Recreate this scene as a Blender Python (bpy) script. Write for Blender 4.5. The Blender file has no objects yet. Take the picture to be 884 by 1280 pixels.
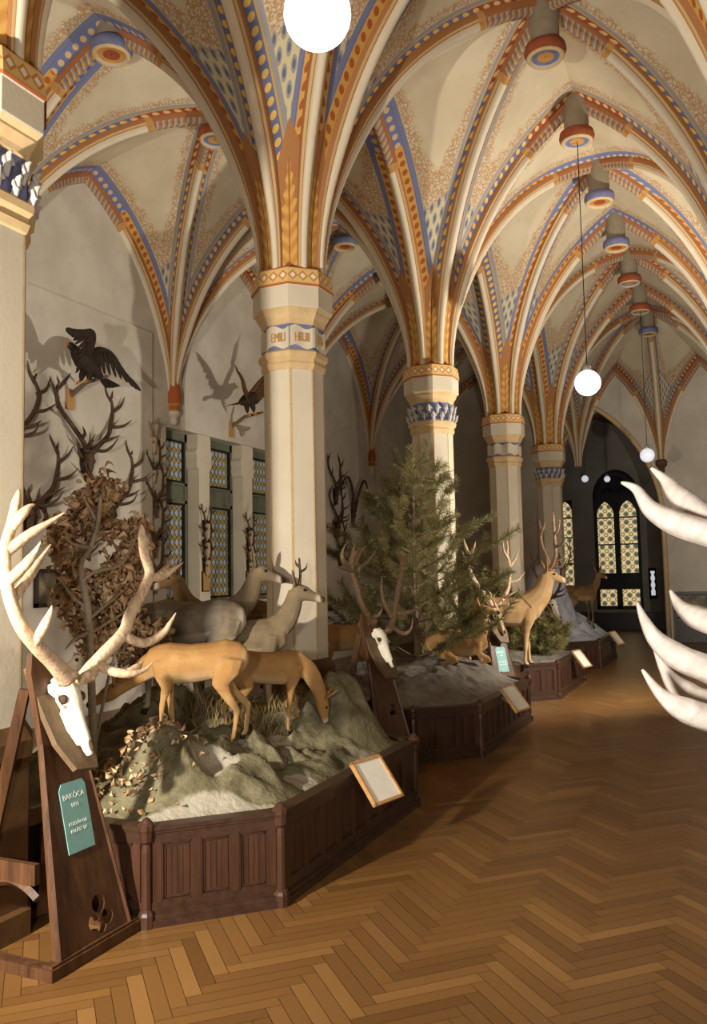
import bpy, bmesh, math, random
from mathutils import Vector, Matrix, noise
R = random.Random(7)
PI = math.pi
scene = bpy.context.scene
C = scene.collection
V3 = Vector

# ------------------------------------------------------------------ camera
EYE = 1.7
YAW, PITCH, ROLL, FPX = math.radians(24.481), math.radians(4.373), math.radians(1.191), 1042.4
c_f = V3((-math.sin(YAW)*math.cos(PITCH), math.cos(YAW)*math.cos(PITCH), math.sin(PITCH)))
_r = V3((math.cos(YAW), math.sin(YAW), 0)); _u = _r.cross(c_f)
c_r = _r*math.cos(ROLL) - _u*math.sin(ROLL)
c_u = _u*math.cos(ROLL) + _r*math.sin(ROLL)
cam_d = bpy.data.cameras.new('camera'); cam = bpy.data.objects.new('camera', cam_d); C.objects.link(cam)
cam_d.sensor_fit = 'AUTO'; cam_d.sensor_width = 36; cam_d.lens = FPX/1280*36; cam_d.clip_end = 100; cam_d.clip_start = .05
M = Matrix((c_r, c_u, -c_f)).transposed().to_4x4(); M.translation = (0, 0, EYE)
cam.matrix_world = M
scene.camera = cam

def P(px, py, n=None, t=None, z=None):
    """point of the hall seen at a pixel, on the plane x=-n, y=t or z"""
    d = c_f + c_r*((px-442)/FPX) - c_u*((py-640)/FPX)
    k = -n/d.x if n is not None else t/d.y if t is not None else (z-EYE)/d.z
    return V3((0, 0, EYE)) + d*k

# ------------------------------------------------------------------ materials
def srgb(r, g, b):
    f = lambda c: (c/255/12.92 if c/255 <= .04045 else ((c/255+.055)/1.055)**2.4)
    return (f(r), f(g), f(b), 1)

class NT:
    def __init__(s, name, rough=.6, spec=.3):
        s.m = bpy.data.materials.new(name); s.m.use_nodes = True
        s.t = s.m.node_tree; s.b = s.t.nodes['Principled BSDF']
        s.b.inputs['Roughness'].default_value = rough
        s.b.inputs['Specular IOR Level'].default_value = spec
        s.objc = None
    def put(s, sock, v):
        if isinstance(v, bpy.types.NodeSocket): s.t.links.new(v, sock)
        elif isinstance(v, (int, float)) and sock.type == 'RGBA': sock.default_value = (v, v, v, 1)
        else: sock.default_value = v
    def mt(s, op, a, b=None, c=None, clamp=False):
        n = s.t.nodes.new('ShaderNodeMath'); n.operation = op; n.use_clamp = clamp
        for i, v in enumerate((a, b, c)):
            if v is not None: s.put(n.inputs[i], v)
        return n.outputs[0]
    def mix(s, f, a, b, mode='MIX'):
        n = s.t.nodes.new('ShaderNodeMix'); n.data_type = 'RGBA'; n.blend_type = mode
        s.put(n.inputs[0], f); s.put(n.inputs[6], a); s.put(n.inputs[7], b)
        return n.outputs[2]
    def attr(s, name, out='Fac'):
        n = s.t.nodes.new('ShaderNodeAttribute'); n.attribute_name = name
        return n.outputs[out]
    def obj(s):
        if not s.objc:
            s.objc = s.t.nodes.new('ShaderNodeTexCoord').outputs['Object']
        return s.objc
    def scaled(s, sc, rot=(0, 0, 0), vec=None):
        n = s.t.nodes.new('ShaderNodeMapping'); n.inputs['Scale'].default_value = sc; n.inputs['Rotation'].default_value = rot
        s.t.links.new(vec or s.obj(), n.inputs[0]); return n.outputs[0]
    def noise(s, scale, detail=4, vec=None, rough=.55, out=0):
        n = s.t.nodes.new('ShaderNodeTexNoise'); n.inputs['Scale'].default_value = scale
        n.inputs['Detail'].default_value = detail; n.inputs['Roughness'].default_value = rough
        s.t.links.new(vec or s.obj(), n.inputs['Vector']); return n.outputs[out]
    def voro(s, scale, feature='F1', vec=None, out=0):
        n = s.t.nodes.new('ShaderNodeTexVoronoi'); n.feature = feature; n.inputs['Scale'].default_value = scale
        s.t.links.new(vec or s.obj(), n.inputs['Vector']); return n.outputs[out]
    def xyz(s, vec=None):
        n = s.t.nodes.new('ShaderNodeSeparateXYZ'); s.t.links.new(vec or s.obj(), n.inputs[0]); return n.outputs
    def ramp(s, f, stops):
        n = s.t.nodes.new('ShaderNodeValToRGB'); e = n.color_ramp.elements
        while len(e) < len(stops): e.new(.5)
        for i, (p, c) in enumerate(stops):
            e[i].position = p; e[i].color = c if len(c) == 4 else (*c, 1)
        s.put(n.inputs[0], f); return n.outputs[0]
    def step(s, lo, hi, v):           # smooth 0..1
        n = s.t.nodes.new('ShaderNodeMapRange'); n.interpolation_type = 'SMOOTHSTEP'
        s.put(n.inputs[0], v); n.inputs[1].default_value = lo; n.inputs[2].default_value = hi
        return n.outputs[0]
    def band(s, v, lo, hi, soft=.006):
        return s.mt('MULTIPLY', s.step(lo-soft, lo+soft, v), s.mt('SUBTRACT', 1, s.step(hi-soft, hi+soft, v)))
    def bump(s, h, strength=.3, dist=.01):
        n = s.t.nodes.new('ShaderNodeBump'); n.inputs['Strength'].default_value = strength; n.inputs['Distance'].default_value = dist
        s.t.links.new(h, n.inputs['Height']); s.t.links.new(n.outputs[0], s.b.inputs['Normal'])
    def col(s, v): s.put(s.b.inputs['Base Color'], v); return s
    def emit(s, v, k): s.put(s.b.inputs['Emission Color'], v); s.b.inputs['Emission Strength'].default_value = k; return s

def simple(name, c, rough=.6, var=.25, scale=12, spec=.3, bump=0, bscale=40):
    t = NT(name, rough, spec)
    f = t.noise(scale)
    d = tuple(x*(1-var) for x in c[:3])+(1,); l = tuple(min(1, x*(1+var)) for x in c[:3])+(1,)
    t.col(t.ramp(f, [(.3, d), (.7, l)]))
    if bump: t.bump(t.noise(bscale), bump)
    return t.m

MAT = {}
def build_materials():
    # plaster walls
    t = NT('wall_plaster', .9, .1)
    f = t.noise(1.3, 6); g = t.noise(9, 5)
    c = t.mix(t.step(.35, .7, f), srgb(192, 182, 165), srgb(210, 201, 185))
    t.col(t.mix(t.mt('MULTIPLY', t.step(.5, .75, g), .25), c, srgb(180, 166, 146))); t.bump(g, .12); MAT['plaster'] = t.m
    MAT['shaded_plaster'] = simple('dim_plaster', srgb(132, 124, 114), .9, .12, 2)  # wall plaster again, with the far room's dimness put into its colour
    MAT['stone'] = simple('pale_stone', srgb(208, 196, 172), .75, .06, 3, bump=.08)
    MAT['ochre_line'] = simple('ochre_paint', srgb(196, 140, 66), .7, .1)
    MAT['edge_paint'] = simple('edge_paint', srgb(198, 168, 122), .7, .12, 30)
    MAT['rust'] = simple('rust_paint', srgb(150, 78, 48), .75, .15)
    MAT['blue'] = simple('blue_paint', srgb(112, 118, 152), .75, .15)
    MAT['tan_stone'] = simple('tan_stone', srgb(205, 176, 130), .75, .1)
    MAT['grey_drum'] = simple('grey_drum', srgb(140, 128, 106), .8, .1)
    MAT['grey_stone'] = simple('grey_stone', srgb(190, 184, 176), .75, .12, 20)
    MAT['pedestal'] = simple('brown_pedestal', srgb(92, 64, 36), .6, .2)
    # vault cells
    t = NT('painted_vault', .85, .12)
    s_, dA, dB, cA, cB, e_ = [t.attr(k) for k in ('s', 'dA', 'dB', 'cA', 'cB', 'e')]
    d = t.mt('MINIMUM', dA, dB)
    near = t.mt('LESS_THAN', dA, dB)
    ct = t.mt('ADD', t.mt('MULTIPLY', cA, near), t.mt('MULTIPLY', cB, t.mt('SUBTRACT', 1, near)))
    w = t.mt('ADD', dA, dB)
    base = t.mix(t.step(.3, .7, t.noise(1.6, 5)), srgb(196, 180, 150), srgb(210, 196, 168))
    # scroll vines
    wn = t.noise(5, 3, out=1)
    vv = t.t.nodes.new('ShaderNodeVectorMath'); vv.operation = 'MULTIPLY_ADD'
    t.t.links.new(wn, vv.inputs[0]); vv.inputs[1].default_value = (.14, .14, .14); t.t.links.new(t.obj(), vv.inputs[2])
    v1 = t.voro(22, 'DISTANCE_TO_EDGE', vv.outputs[0]); v2 = t.voro(30, 'F1', vv.outputs[0])
    vine = t.mt('MAXIMUM', t.mt('SUBTRACT', 1, t.step(.04, .16, v1)), t.mt('SUBTRACT', 1, t.step(.25, .42, v2)))
    edge = t.mt('ADD', t.mt('ADD', d, t.mt('MULTIPLY', t.noise(7, 3), .25)), t.mt('MULTIPLY', t.step(1.9, 3.0, s_), .25))
    zone = t.mt('MULTIPLY', t.mt('SUBTRACT', 1, t.step(.72, .82, edge)), t.step(.25, .29, d))
    base = t.mix(t.mt('MULTIPLY', t.mt('MULTIPLY', vine, zone), .78), base, srgb(172, 124, 76))
    # feather scales
    u = t.mt('SUBTRACT', dA, dB)
    row = t.mt('FLOOR', t.mt('DIVIDE', s_, .16))
    fu = t.mt('SUBTRACT', t.mt('FRACT', t.mt('ADD', t.mt('DIVIDE', u, .22), t.mt('MULTIPLY', row, .5))), .5)
    fv = t.mt('SUBTRACT', t.mt('FRACT', t.mt('DIVIDE', s_, .16)), .5)
    el = t.mt('ADD', t.mt('POWER', t.mt('ABSOLUTE', t.mt('MULTIPLY', fu, 3.0)), 2.0), t.mt('POWER', t.mt('ABSOLUTE', t.mt('MULTIPLY', fv, 2.1)), 2.0))
    sc = t.mix(t.step(.75, .95, el), t.mix(t.step(.15, .35, el), srgb(104, 106, 124), srgb(150, 150, 154)), srgb(204, 190, 150))
    zig = t.mt('ADD', s_, t.mt('MULTIPLY', t.mt('ABSOLUTE', fu), .25))
    zone = t.mt('MULTIPLY', t.mt('SUBTRACT', 1, t.step(2.05, 2.12, zig)), t.step(.20, .23, d))
    base = t.mix(zone, base, sc)
    # bands along the ribs
    gray = t.mix(ct, srgb(150, 146, 146), srgb(120, 124, 152))
    base = t.mix(t.band(d, .20, .265), base, gray)
    base = t.mix(t.band(d, .186, .207, .004), base, t.mix(ct, srgb(196, 158, 84), srgb(110, 116, 156)))
    ds = t.mt('SUBTRACT', t.mt('FRACT', t.mt('DIVIDE', s_, .125)), .5)
    dd = t.mt('ADD', t.mt('POWER', t.mt('ABSOLUTE', t.mt('MULTIPLY', ds, .125)), 2.0), t.mt('POWER', t.mt('ABSOLUTE', t.mt('SUBTRACT', d, .134)), 2.0))
    dot = t.mt('SUBTRACT', 1, t.step(.0011, .0016, dd))
    top = t.mt('SUBTRACT', 1, t.step(.80, .82, e_))
    bc = t.mix(ct, srgb(106, 112, 144), srgb(208, 160, 84))
    bc = t.mix(top, bc, t.mix(ct, srgb(150, 82, 56), srgb(112, 122, 164)))
    dc = t.mix(ct, srgb(222, 180, 96), srgb(170, 92, 50))
    dc = t.mix(top, dc, srgb(214, 180, 130))
    bnd = t.mix(dot, bc, dc)
    base = t.mix(t.mt('SUBTRACT', 1, t.step(.184, .190, d)), base, bnd)
    base = t.mix(t.mt('SUBTRACT', 1, t.step(.056, .062, d)), base, srgb(176, 118, 72))
    # leaf panels at the foot
    hw = t.mt('DIVIDE', t.mt('ABSOLUTE', u), w)        # 0 centre .. 1 edge
    lim = t.mt('MULTIPLY', t.mt('SUBTRACT', 1.3, s_), 2.0)
    pz = t.mt('LESS_THAN', hw, t.mt('MINIMUM', lim, 1.0))
    tooth = t.mt('ABSOLUTE', t.mt('SUBTRACT', t.mt('FRACT', t.mt('ADD', t.mt('MULTIPLY', s_, 7.5), t.mt('MULTIPLY', hw, -1.0))), .5))
    lw = t.mt('MULTIPLY', t.mt('MULTIPLY', t.mt('SUBTRACT', 1.0, s_), 1.15), t.mt('ADD', .55, t.mt('MULTIPLY', tooth, 1.1)))
    leaf = t.mt('LESS_THAN', hw, t.mt('MINIMUM', lw, .80))
    lc = t.mix(t.step(.06, .03, hw), t.mix(t.step(.1, .45, tooth), srgb(196, 144, 74), srgb(214, 168, 92)), srgb(160, 98, 48))
    pc = t.mix(leaf, t.mix(t.noise(6), srgb(160, 110, 68), srgb(178, 128, 80)), lc)
    base = t.mix(pz, base, pc)
    t.col(base); MAT['vault'] = t.m
    # ribs
    t = NT('painted_rib', .75, .2)
    a_, s_, e_ = t.attr('a'), t.attr('s'), t.attr('e')
    c = t.mix(t.noise(8), srgb(212, 197, 170), srgb(222, 209, 186))
    c = t.mix(t.step(.040, .042, a_), c, srgb(172, 128, 84))
    c = t.mix(t.step(.047, .049, a_), c, srgb(200, 168, 118))
    c = t.mix(t.step(.069, .072, a_), c, srgb(162, 112, 70))
    ch = t.mt('FRACT', t.mt('ADD', t.mt('MULTIPLY', e_, 13), t.mt('MULTIPLY', a_, 12)))
    orn = t.mix(t.step(.3, .4, ch), srgb(198, 162, 106), t.mix(t.step(.62, .7, ch), srgb(158, 106, 66), srgb(134, 136, 150)))
    orn = t.mix(t.step(.05, .056, a_), orn, srgb(160, 104, 66))
    c = t.mix(t.mt('SUBTRACT', 1, t.step(.79, .8, e_)), c, orn)
    c = t.mix(t.band(e_, .80, .88, .004), c, srgb(190, 140, 78))
    t.col(c); MAT['rib'] = t.m
    # column band
    t = NT('diamond_band', .75, .2)
    u = t.attr('s'); v = t.attr('a')
    f = t.mt('ABSOLUTE', t.mt('SUBTRACT', t.mt('FRACT', t.mt('MULTIPLY', u, 3)), .5))
    g = t.mt('ABSOLUTE', t.mt('SUBTRACT', v, .5))
    dm = t.mt('ADD', t.mt('MULTIPLY', f, 2), t.mt('MULTIPLY', g, 3.2))
    c = t.mix(t.step(.55, .62, dm), srgb(236, 222, 196), srgb(196, 132, 70))
    c = t.mix(t.step(.98, 1.05, dm), c, srgb(224, 186, 120))
    c = t.mix(t.step(.33, .35, g), c, srgb(216, 178, 112)); c = t.mix(t.step(.42, .44, g), c, srgb(172, 96, 52))
    t.col(c); MAT['band'] = t.m
    # floor
    t = NT('parquet', .42, .35)
    r_ = t.attr('rnd'); q = t.attr('uv', 'Vector')
    g = t.noise(1, 6, t.scaled((3, 60, 1), vec=q)); 
    c = t.ramp(r_, [(0, srgb(102, 70, 36)), (.4, srgb(115, 81, 43)), (.85, srgb(124, 88, 47)), (1, srgb(140, 103, 58))])
    c = t.mix(t.mt('MULTIPLY', t.step(.45, .75, g), .35), c, srgb(92, 58, 28))
    c = t.mix(t.mt('MULTIPLY', t.step(.4, .7, t.noise(.8, 4)), .25), c, srgb(100, 66, 34))
    ed = t.attr('edge'); c = t.mix(t.mt('MULTIPLY', t.step(.965, .99, ed), .5), c, srgb(52, 32, 16))
    t.col(c); t.put(t.b.inputs['Roughness'], t.mt('ADD', .26, t.mt('MULTIPLY', g, .16))); MAT['parquet'] = t.m
    # dark wood
    def wood(name, c1, c2, rough=.4, axis=2):
        t = NT(name, rough, .35)
        sc = [28, 28, 28]; sc[axis] = 2.2
        g = t.noise(1, 6, t.scaled(tuple(sc)), .65)
        t.col(t.ramp(g, [(.3, c1), (.7, c2)])); t.bump(g, .15, .004); return t.m
    MAT['mahogany'] = wood('mahogany', srgb(52, 32, 22), srgb(76, 49, 34))
    MAT['mahogany_x'] = wood('mahogany_rail', srgb(48, 31, 22), srgb(70, 47, 34), axis=0)
    MAT['stand_wood'] = wood('stand_oak', srgb(58, 38, 26), srgb(98, 66, 42))
    MAT['plaque_wood'] = wood('plaque_wood', srgb(86, 68, 48), srgb(116, 94, 68), .6)
    MAT['dark_wood'] = wood('dark_oak', srgb(30, 20, 15), srgb(52, 34, 24))
    MAT['pale_wood'] = wood('pale_wood', srgb(168, 126, 76), srgb(196, 154, 100))
    # rock
    t = NT('mossy_rock', .95, .1)
    k = t.attr('sand'); n1 = t.noise(5, 7, rough=.65); n2 = t.noise(30, 5)
    c = t.ramp(n1, [(.3, srgb(84, 78, 56)), (.5, srgb(114, 107, 82)), (.7, srgb(140, 132, 106))])
    c = t.mix(t.mt('MULTIPLY', t.step(.5, .7, n2), .4), c, srgb(84, 74, 52))
    sand = t.mix(n2, srgb(142, 134, 118), srgb(172, 164, 147))
    c = t.mix(t.step(.42, .58, t.mt('ADD', k, t.mt('MULTIPLY', t.mt('SUBTRACT', n1, .5), .5))), c, sand)
    t.col(c); t.bump(t.mt('ADD', n1, t.mt('MULTIPLY', n2, .5)), .7, .03); MAT['rock'] = t.m
    t = NT('grey_earth', .95, .1); n1 = t.noise(7, 7, rough=.65)
    t.col(t.ramp(n1, [(.3, srgb(96, 88, 78)), (.7, srgb(138, 130, 118))])); t.bump(n1, .6, .03); MAT['earth'] = t.m
    t = NT('blue_grey_rock', .9, .15); n1 = t.noise(5, 7, rough=.65)
    t.col(t.ramp(n1, [(.3, srgb(146, 150, 164)), (.7, srgb(204, 206, 214))])); t.bump(n1, .6, .03); MAT['ice'] = t.m
    # animals
    t = NT('fur', .85, .15); cc = t.attr('pelt', 'Color')
    n1 = t.noise(1, 5, t.scaled((70, 160, 160)), .7); n2 = t.noise(7, 3)
    c = t.mix(t.mt('MULTIPLY', t.step(.35, .75, n1), .22), cc, srgb(60, 36, 16), 'MIX')
    c = t.mix(t.mt('MULTIPLY', t.step(.45, .7, n2), .15), c, srgb(226, 190, 130)); t.col(c); t.bump(n1, .35, .006); MAT['fur'] = t.m
    MAT['eye'] = simple('eye', srgb(16, 11, 8), .12, 0, spec=.6)
    def antl(name, a, b):
        t = NT(name, .55, .3); n = t.noise(1, 5, t.scaled((60, 60, 22)))
        t.col(t.ramp(n, [(.32, a), (.68, b)])); t.bump(n, .35, .006); return t.m
    MAT['antler_pale'] = antl('pale_antler', srgb(170, 138, 104), srgb(214, 190, 160))
    MAT['antler_tan'] = antl('tan_antler', srgb(118, 92, 70), srgb(162, 136, 108))
    MAT['antler_dark'] = antl('dark_antler', srgb(58, 42, 30), srgb(92, 70, 50))
    MAT['antler_white'] = antl('white_antler', srgb(214, 200, 188), srgb(238, 228, 218))  # whiter than the other antlers
    MAT['bone'] = simple('bone', srgb(228, 220, 200), .55, .1, 25, bump=.15)
    MAT['socket_shade'] = simple('shadowed_socket', srgb(70, 52, 36), .8, .2)  # shade of the eye and nose hollows, put into the colour of solid balls
    MAT['bone_old'] = simple('old_bone', srgb(178, 152, 116), .6, .2, 30)
    MAT['brown_bone'] = simple('brown_skull', srgb(84, 62, 42), .7, .25, 30)
    MAT['needle'] = simple('needles', srgb(128, 120, 74), .7, .35, 6)
    MAT['bark'] = simple('bark', srgb(116, 98, 76), .9, .3, 40, bump=.5)
    MAT['pale_bark'] = simple('pale_bark', srgb(150, 136, 116), .85, .2, 40, bump=.4)
    t = NT('dried_leaf', .8, .15); n = t.attr('rnd'); t.col(t.ramp(n, [(0, srgb(128, 98, 70)), (.5, srgb(182, 148, 110)), (1, srgb(212, 182, 142))])); MAT['leaf'] = t.m
    MAT['grass'] = simple('dry_grass', srgb(150, 130, 84), .8, .3, 20)
    MAT['feather'] = simple('dark_feather', srgb(48, 36, 27), .8, .35, 30)
    MAT['feather_mid'] = simple('brown_feather', srgb(96, 66, 38), .8, .35, 30)
    MAT['beak'] = simple('beak', srgb(190, 130, 60), .5, .1)
    MAT['card'] = simple('card_paper', srgb(232, 226, 212), .5, .03)
    MAT['teal'] = simple('teal_tag', srgb(124, 168, 162), .6, .06, 30)
    MAT['ink'] = simple('white_ink', srgb(232, 236, 230), .6, .02)
    MAT['steel'] = simple('steel', srgb(150, 144, 136), .35, .1)
    MAT['black'] = simple('black_metal', srgb(20, 18, 17), .5, .1)
    MAT['frame_green'] = simple('grey_green_frame', srgb(104, 106, 88), .6, .12)
    MAT['lead'] = simple('window_frame_dark', srgb(26, 22, 20), .6, .1)
    t = NT('globe_glass', .2, .4); t.col(srgb(245, 243, 238)); t.emit((1, .97, .92, 1), 2.2); MAT['globe'] = t.m
    t = NT('small_globe_glass', .2, .4); t.col(srgb(225, 225, 230)); t.emit((.9, .93, 1, 1), .55); MAT['globe_dim'] = t.m
    # lozenge glass, left windows
    t = NT('lozenge_glass', .3, .4); x, y, z = t.xyz()
    a = t.mt('ADD', t.mt('MULTIPLY', y, 9.0), t.mt('MULTIPLY', z, 6.6)); b = t.mt('SUBTRACT', t.mt('MULTIPLY', z, 6.6), t.mt('MULTIPLY', y, 9.0))
    fa = t.mt('FRACT', a); fb = t.mt('FRACT', b)
    ia = t.mt('ADD', t.mt('FLOOR', a), t.mt('FLOOR', b))
    par = t.mt('ABSOLUTE', t.mt('SUBTRACT', t.mt('MULTIPLY', t.mt('FRACT', t.mt('MULTIPLY', ia, .25)), 2), .5))
    yl = t.mt('LESS_THAN', t.mt('FRACT', t.mt('MULTIPLY', t.mt('ADD', ia, .1), .5)), .3)
    n = t.noise(9, 3)
    c = t.mix(yl, t.mix(n, srgb(120, 128, 134), srgb(166, 176, 180)), t.mix(n, srgb(120, 100, 48), srgb(160, 138, 76)))
    mn = t.mt('MINIMUM', t.mt('MINIMUM', fa, fb), t.mt('MINIMUM', t.mt('SUBTRACT', 1, fa), t.mt('SUBTRACT', 1, fb)))
    c = t.mix(t.step(.04, .1, mn), srgb(48, 42, 28), c)
    t.col(c); t.emit(c, .18); MAT['lozenge'] = t.m
    # stained glass, end windows
    t = NT('stained_glass', .3, .4); x, y, z = t.xyz()
    p = .24
    fx = t.mt('SUBTRACT', t.mt('FRACT', t.mt('DIVIDE', x, p)), .5); fz = t.mt('SUBTRACT', t.mt('FRACT', t.mt('DIVIDE', z, p)), .5)
    rr = t.mt('SQRT', t.mt('ADD', t.mt('MULTIPLY', fx, fx), t.mt('MULTIPLY', fz, fz)))
    cx = t.mt('SUBTRACT', .5, t.mt('ABSOLUTE', fx)); cz = t.mt('SUBTRACT', .5, t.mt('ABSOLUTE', fz))
    rc = t.mt('SQRT', t.mt('ADD', t.mt('MULTIPLY', cx, cx), t.mt('MULTIPLY', cz, cz)))
    c = t.mix(t.step(.12, .14, rr), srgb(226, 208, 150), t.mix(t.step(.25, .27, rr), srgb(190, 128, 56), srgb(230, 218, 172)))
    c = t.mix(t.step(.36, .34, rc), c, srgb(170, 140, 66)); c = t.mix(t.step(.22, .2, rc), c, srgb(74, 92, 104))
    c = t.mix(t.mt('MULTIPLY', t.band(rr, .235, .275, .012), .85), c, srgb(44, 36, 24)); c = t.mix(t.mt('MULTIPLY', t.band(rc, .2, .23, .012), .85), c, srgb(30, 30, 30))
    t.col(srgb(60, 60, 55)); t.emit(c, .8); MAT['stained'] = t.m
    t = NT('clear_pane', .3, .4); t.col(srgb(120, 122, 124)); t.emit(srgb(222, 226, 230), .7); MAT['clear'] = t.m
    t = NT('picture', .5, .3); n = t.noise(6, 3); t.col(t.ramp(n, [(.35, srgb(58, 48, 36)), (.7, srgb(142, 128, 100))])); MAT['picture'] = t.m
build_materials()

# ------------------------------------------------------------------ mesh helpers
class MB:
    def __init__(s): s.v = []; s.f = []; s.m = []; s.att = {}
    def add(_mb, vs, fs, mi=0, **att):
        s_ = _mb
        o = len(s_.v); s_.v += [tuple(v) for v in vs]; s_.f += [tuple(i+o for i in f) for f in fs]; s_.m += [mi]*len(fs)
        for k, a in att.items():
            l = s_.att.setdefault(k, []); l += [0.0]*(o-len(l)); l += list(a)
    def box(s, lo, hi, mi=0, mat=None, taper=None):
        x0, y0, z0 = lo; x1, y1, z1 = hi
        vs = [V3(p) for p in ((x0,y0,z0),(x1,y0,z0),(x1,y1,z0),(x0,y1,z0),(x0,y0,z1),(x1,y0,z1),(x1,y1,z1),(x0,y1,z1))]
        if mat: vs = [mat @ v for v in vs]
        s.add(vs, [(0,3,2,1),(4,5,6,7),(0,1,5,4),(1,2,6,5),(2,3,7,6),(3,0,4,7)], mi)
    def tube(s, pts, rad, n=10, mi=0, cap=True, up=None, pw=None):
        """rad: number or (rx, ry) per point, ry along 'up'"""
        pts = [V3(p) for p in pts]; rings = []
        rad = [r if isinstance(r, tuple) else (r, r) for r in rad]
        prev = V3(up) if up else None
        for i, p in enumerate(pts):
            d = (pts[min(i+1, len(pts)-1)]-pts[max(i-1, 0)]).normalized()
            if prev is None:
                prev = V3((0, 0, 1)) if abs(d.z) < .9 else V3((1, 0, 0))
            b = V3(up) if up else prev
            b = b - d*b.dot(d)
            if b.length < 1e-4: b = prev - d*prev.dot(d)
            b.normalize(); a = d.cross(b); prev = b
            rings.append([p + a*(math.cos(k*2*PI/n)*rad[i][0]) + b*(math.sin(k*2*PI/n)*rad[i][1]) for k in range(n)])
        vs = [v for r in rings for v in r]; fs = []
        for i in range(len(rings)-1):
            for k in range(n):
                a, b = i*n+k, i*n+(k+1) % n
                fs.append((a, b, b+n, a+n))
        if cap:
            fs.append(tuple(range(n-1, -1, -1))); fs.append(tuple(range(len(vs)-n, len(vs))))
        s.add(vs, fs, mi)
    def ball(s, c, r, n=10, m=7, mi=0, mat=None):
        rx, ry, rz = r if isinstance(r, tuple) else (r, r, r)
        vs = []; fs = []
        for i in range(m+1):
            th = PI*i/m
            for k in range(n):
                ph = 2*PI*k/n
                v = V3((rx*math.sin(th)*math.cos(ph), ry*math.sin(th)*math.sin(ph), rz*math.cos(th)))
                if mat: v = mat @ v
                vs.append(v+V3(c))
        for i in range(m):
            for k in range(n):
                a, b = i*n+k, i*n+(k+1) % n
                fs.append((a, a+n, b+n, b))
        s.add(vs, fs, mi)
    def lathe(s, prof, n=16, c=(0, 0, 0), mi=0, phase=0.0, cap=True):
        """prof: (r, z[, mat])"""
        vs = []; 
        for q in prof:
            for k in range(n):
                a = phase+2*PI*k/n
                vs.append((c[0]+q[0]*math.cos(a), c[1]+q[0]*math.sin(a), c[2]+q[1]))
        o = len(s.v); s.v += vs
        for i in range(len(prof)-1):
            for k in range(n):
                a, b = i*n+k, i*n+(k+1) % n
                s.f.append((o+a, o+b, o+b+n, o+a+n)); s.m.append(prof[i][2] if len(prof[i]) > 2 else mi)
        if cap:
            s.f.append(tuple(o+k for k in range(n-1, -1, -1))); s.m.append(mi)
            s.f.append(tuple(o+len(vs)-n+k for k in range(n))); s.m.append(mi)
    def prism(s, poly, d, mat=None, mi=0):
        """polygon (x, y) extruded 0..d along z, then transformed"""
        n = len(poly); vs = [V3((x, y, 0)) for x, y in poly]+[V3((x, y, d)) for x, y in poly]
        if mat: vs = [mat @ v for v in vs]
        s.add(vs, [tuple(range(n-1, -1, -1)), tuple(range(n, 2*n))]+[(i, (i+1) % n, n+(i+1) % n, n+i) for i in range(n)], mi)
    def build(s, name, mats, parent=None, smooth=False, origin=None):
        me = bpy.data.meshes.new(name)
        o0 = V3(origin) if origin else V3((0, 0, 0))
        me.from_pydata([V3(v)-o0 for v in s.v], [], s.f)
        for m in (mats if isinstance(mats, (list, tuple)) else [mats]): me.materials.append(MAT[m])
        me.polygons.foreach_set('material_index', s.m)
        if smooth: me.polygons.foreach_set('use_smooth', [True]*len(s.f))
        for k, a in s.att.items():
            a = a+[0.0]*(len(s.v)-len(a))
            me.attributes.new(k, 'FLOAT', 'POINT').data.foreach_set('value', a)
        me.update()
        o = bpy.data.objects.new(name, me); C.objects.link(o); o.location = o0
        if parent: o.parent = parent
        return o

def tag(o, label=None, cat=None, group=None, kind=None):
    if label: o['label'] = label
    if cat: o['category'] = cat
    if group: o['group'] = group
    if kind: o['kind'] = kind
    return o
def empty(name, loc, label=None, cat=None, group=None, rz=0.0, mat=None, kind=None):
    o = bpy.data.objects.new(name, None); C.objects.link(o); o.empty_display_size = .1
    if mat: o.matrix_world = mat
    else: o.location = loc; o.rotation_euler = (0, 0, rz)
    return tag(o, label, cat, group, kind)
def axes(o, x, y, z):
    m = Matrix((V3(x), V3(y), V3(z))).transposed().to_4x4(); m.translation = V3(o); return m
def spline(pts, k=6):
    pts = [V3(p) for p in pts]
    if len(pts) < 3: return [pts[0].lerp(pts[-1], i/k) for i in range(k+1)]
    out = []
    for i in range(len(pts)-1):
        a, b, c, d = pts[max(i-1, 0)], pts[i], pts[i+1], pts[min(i+2, len(pts)-1)]
        for j in range(k):
            t = j/k
            out.append(.5*((2*b)+(c-a)*t+(2*a-5*b+4*c-d)*t*t+(3*b-a-3*c+d)*t**3))
    return out+[pts[-1]]
def lerp(a, b, t): return a+(b-a)*t
def smooth01(a, b, x):
    t = max(0, min(1, (x-a)/(b-a))); return t*t*(3-2*t)

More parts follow.
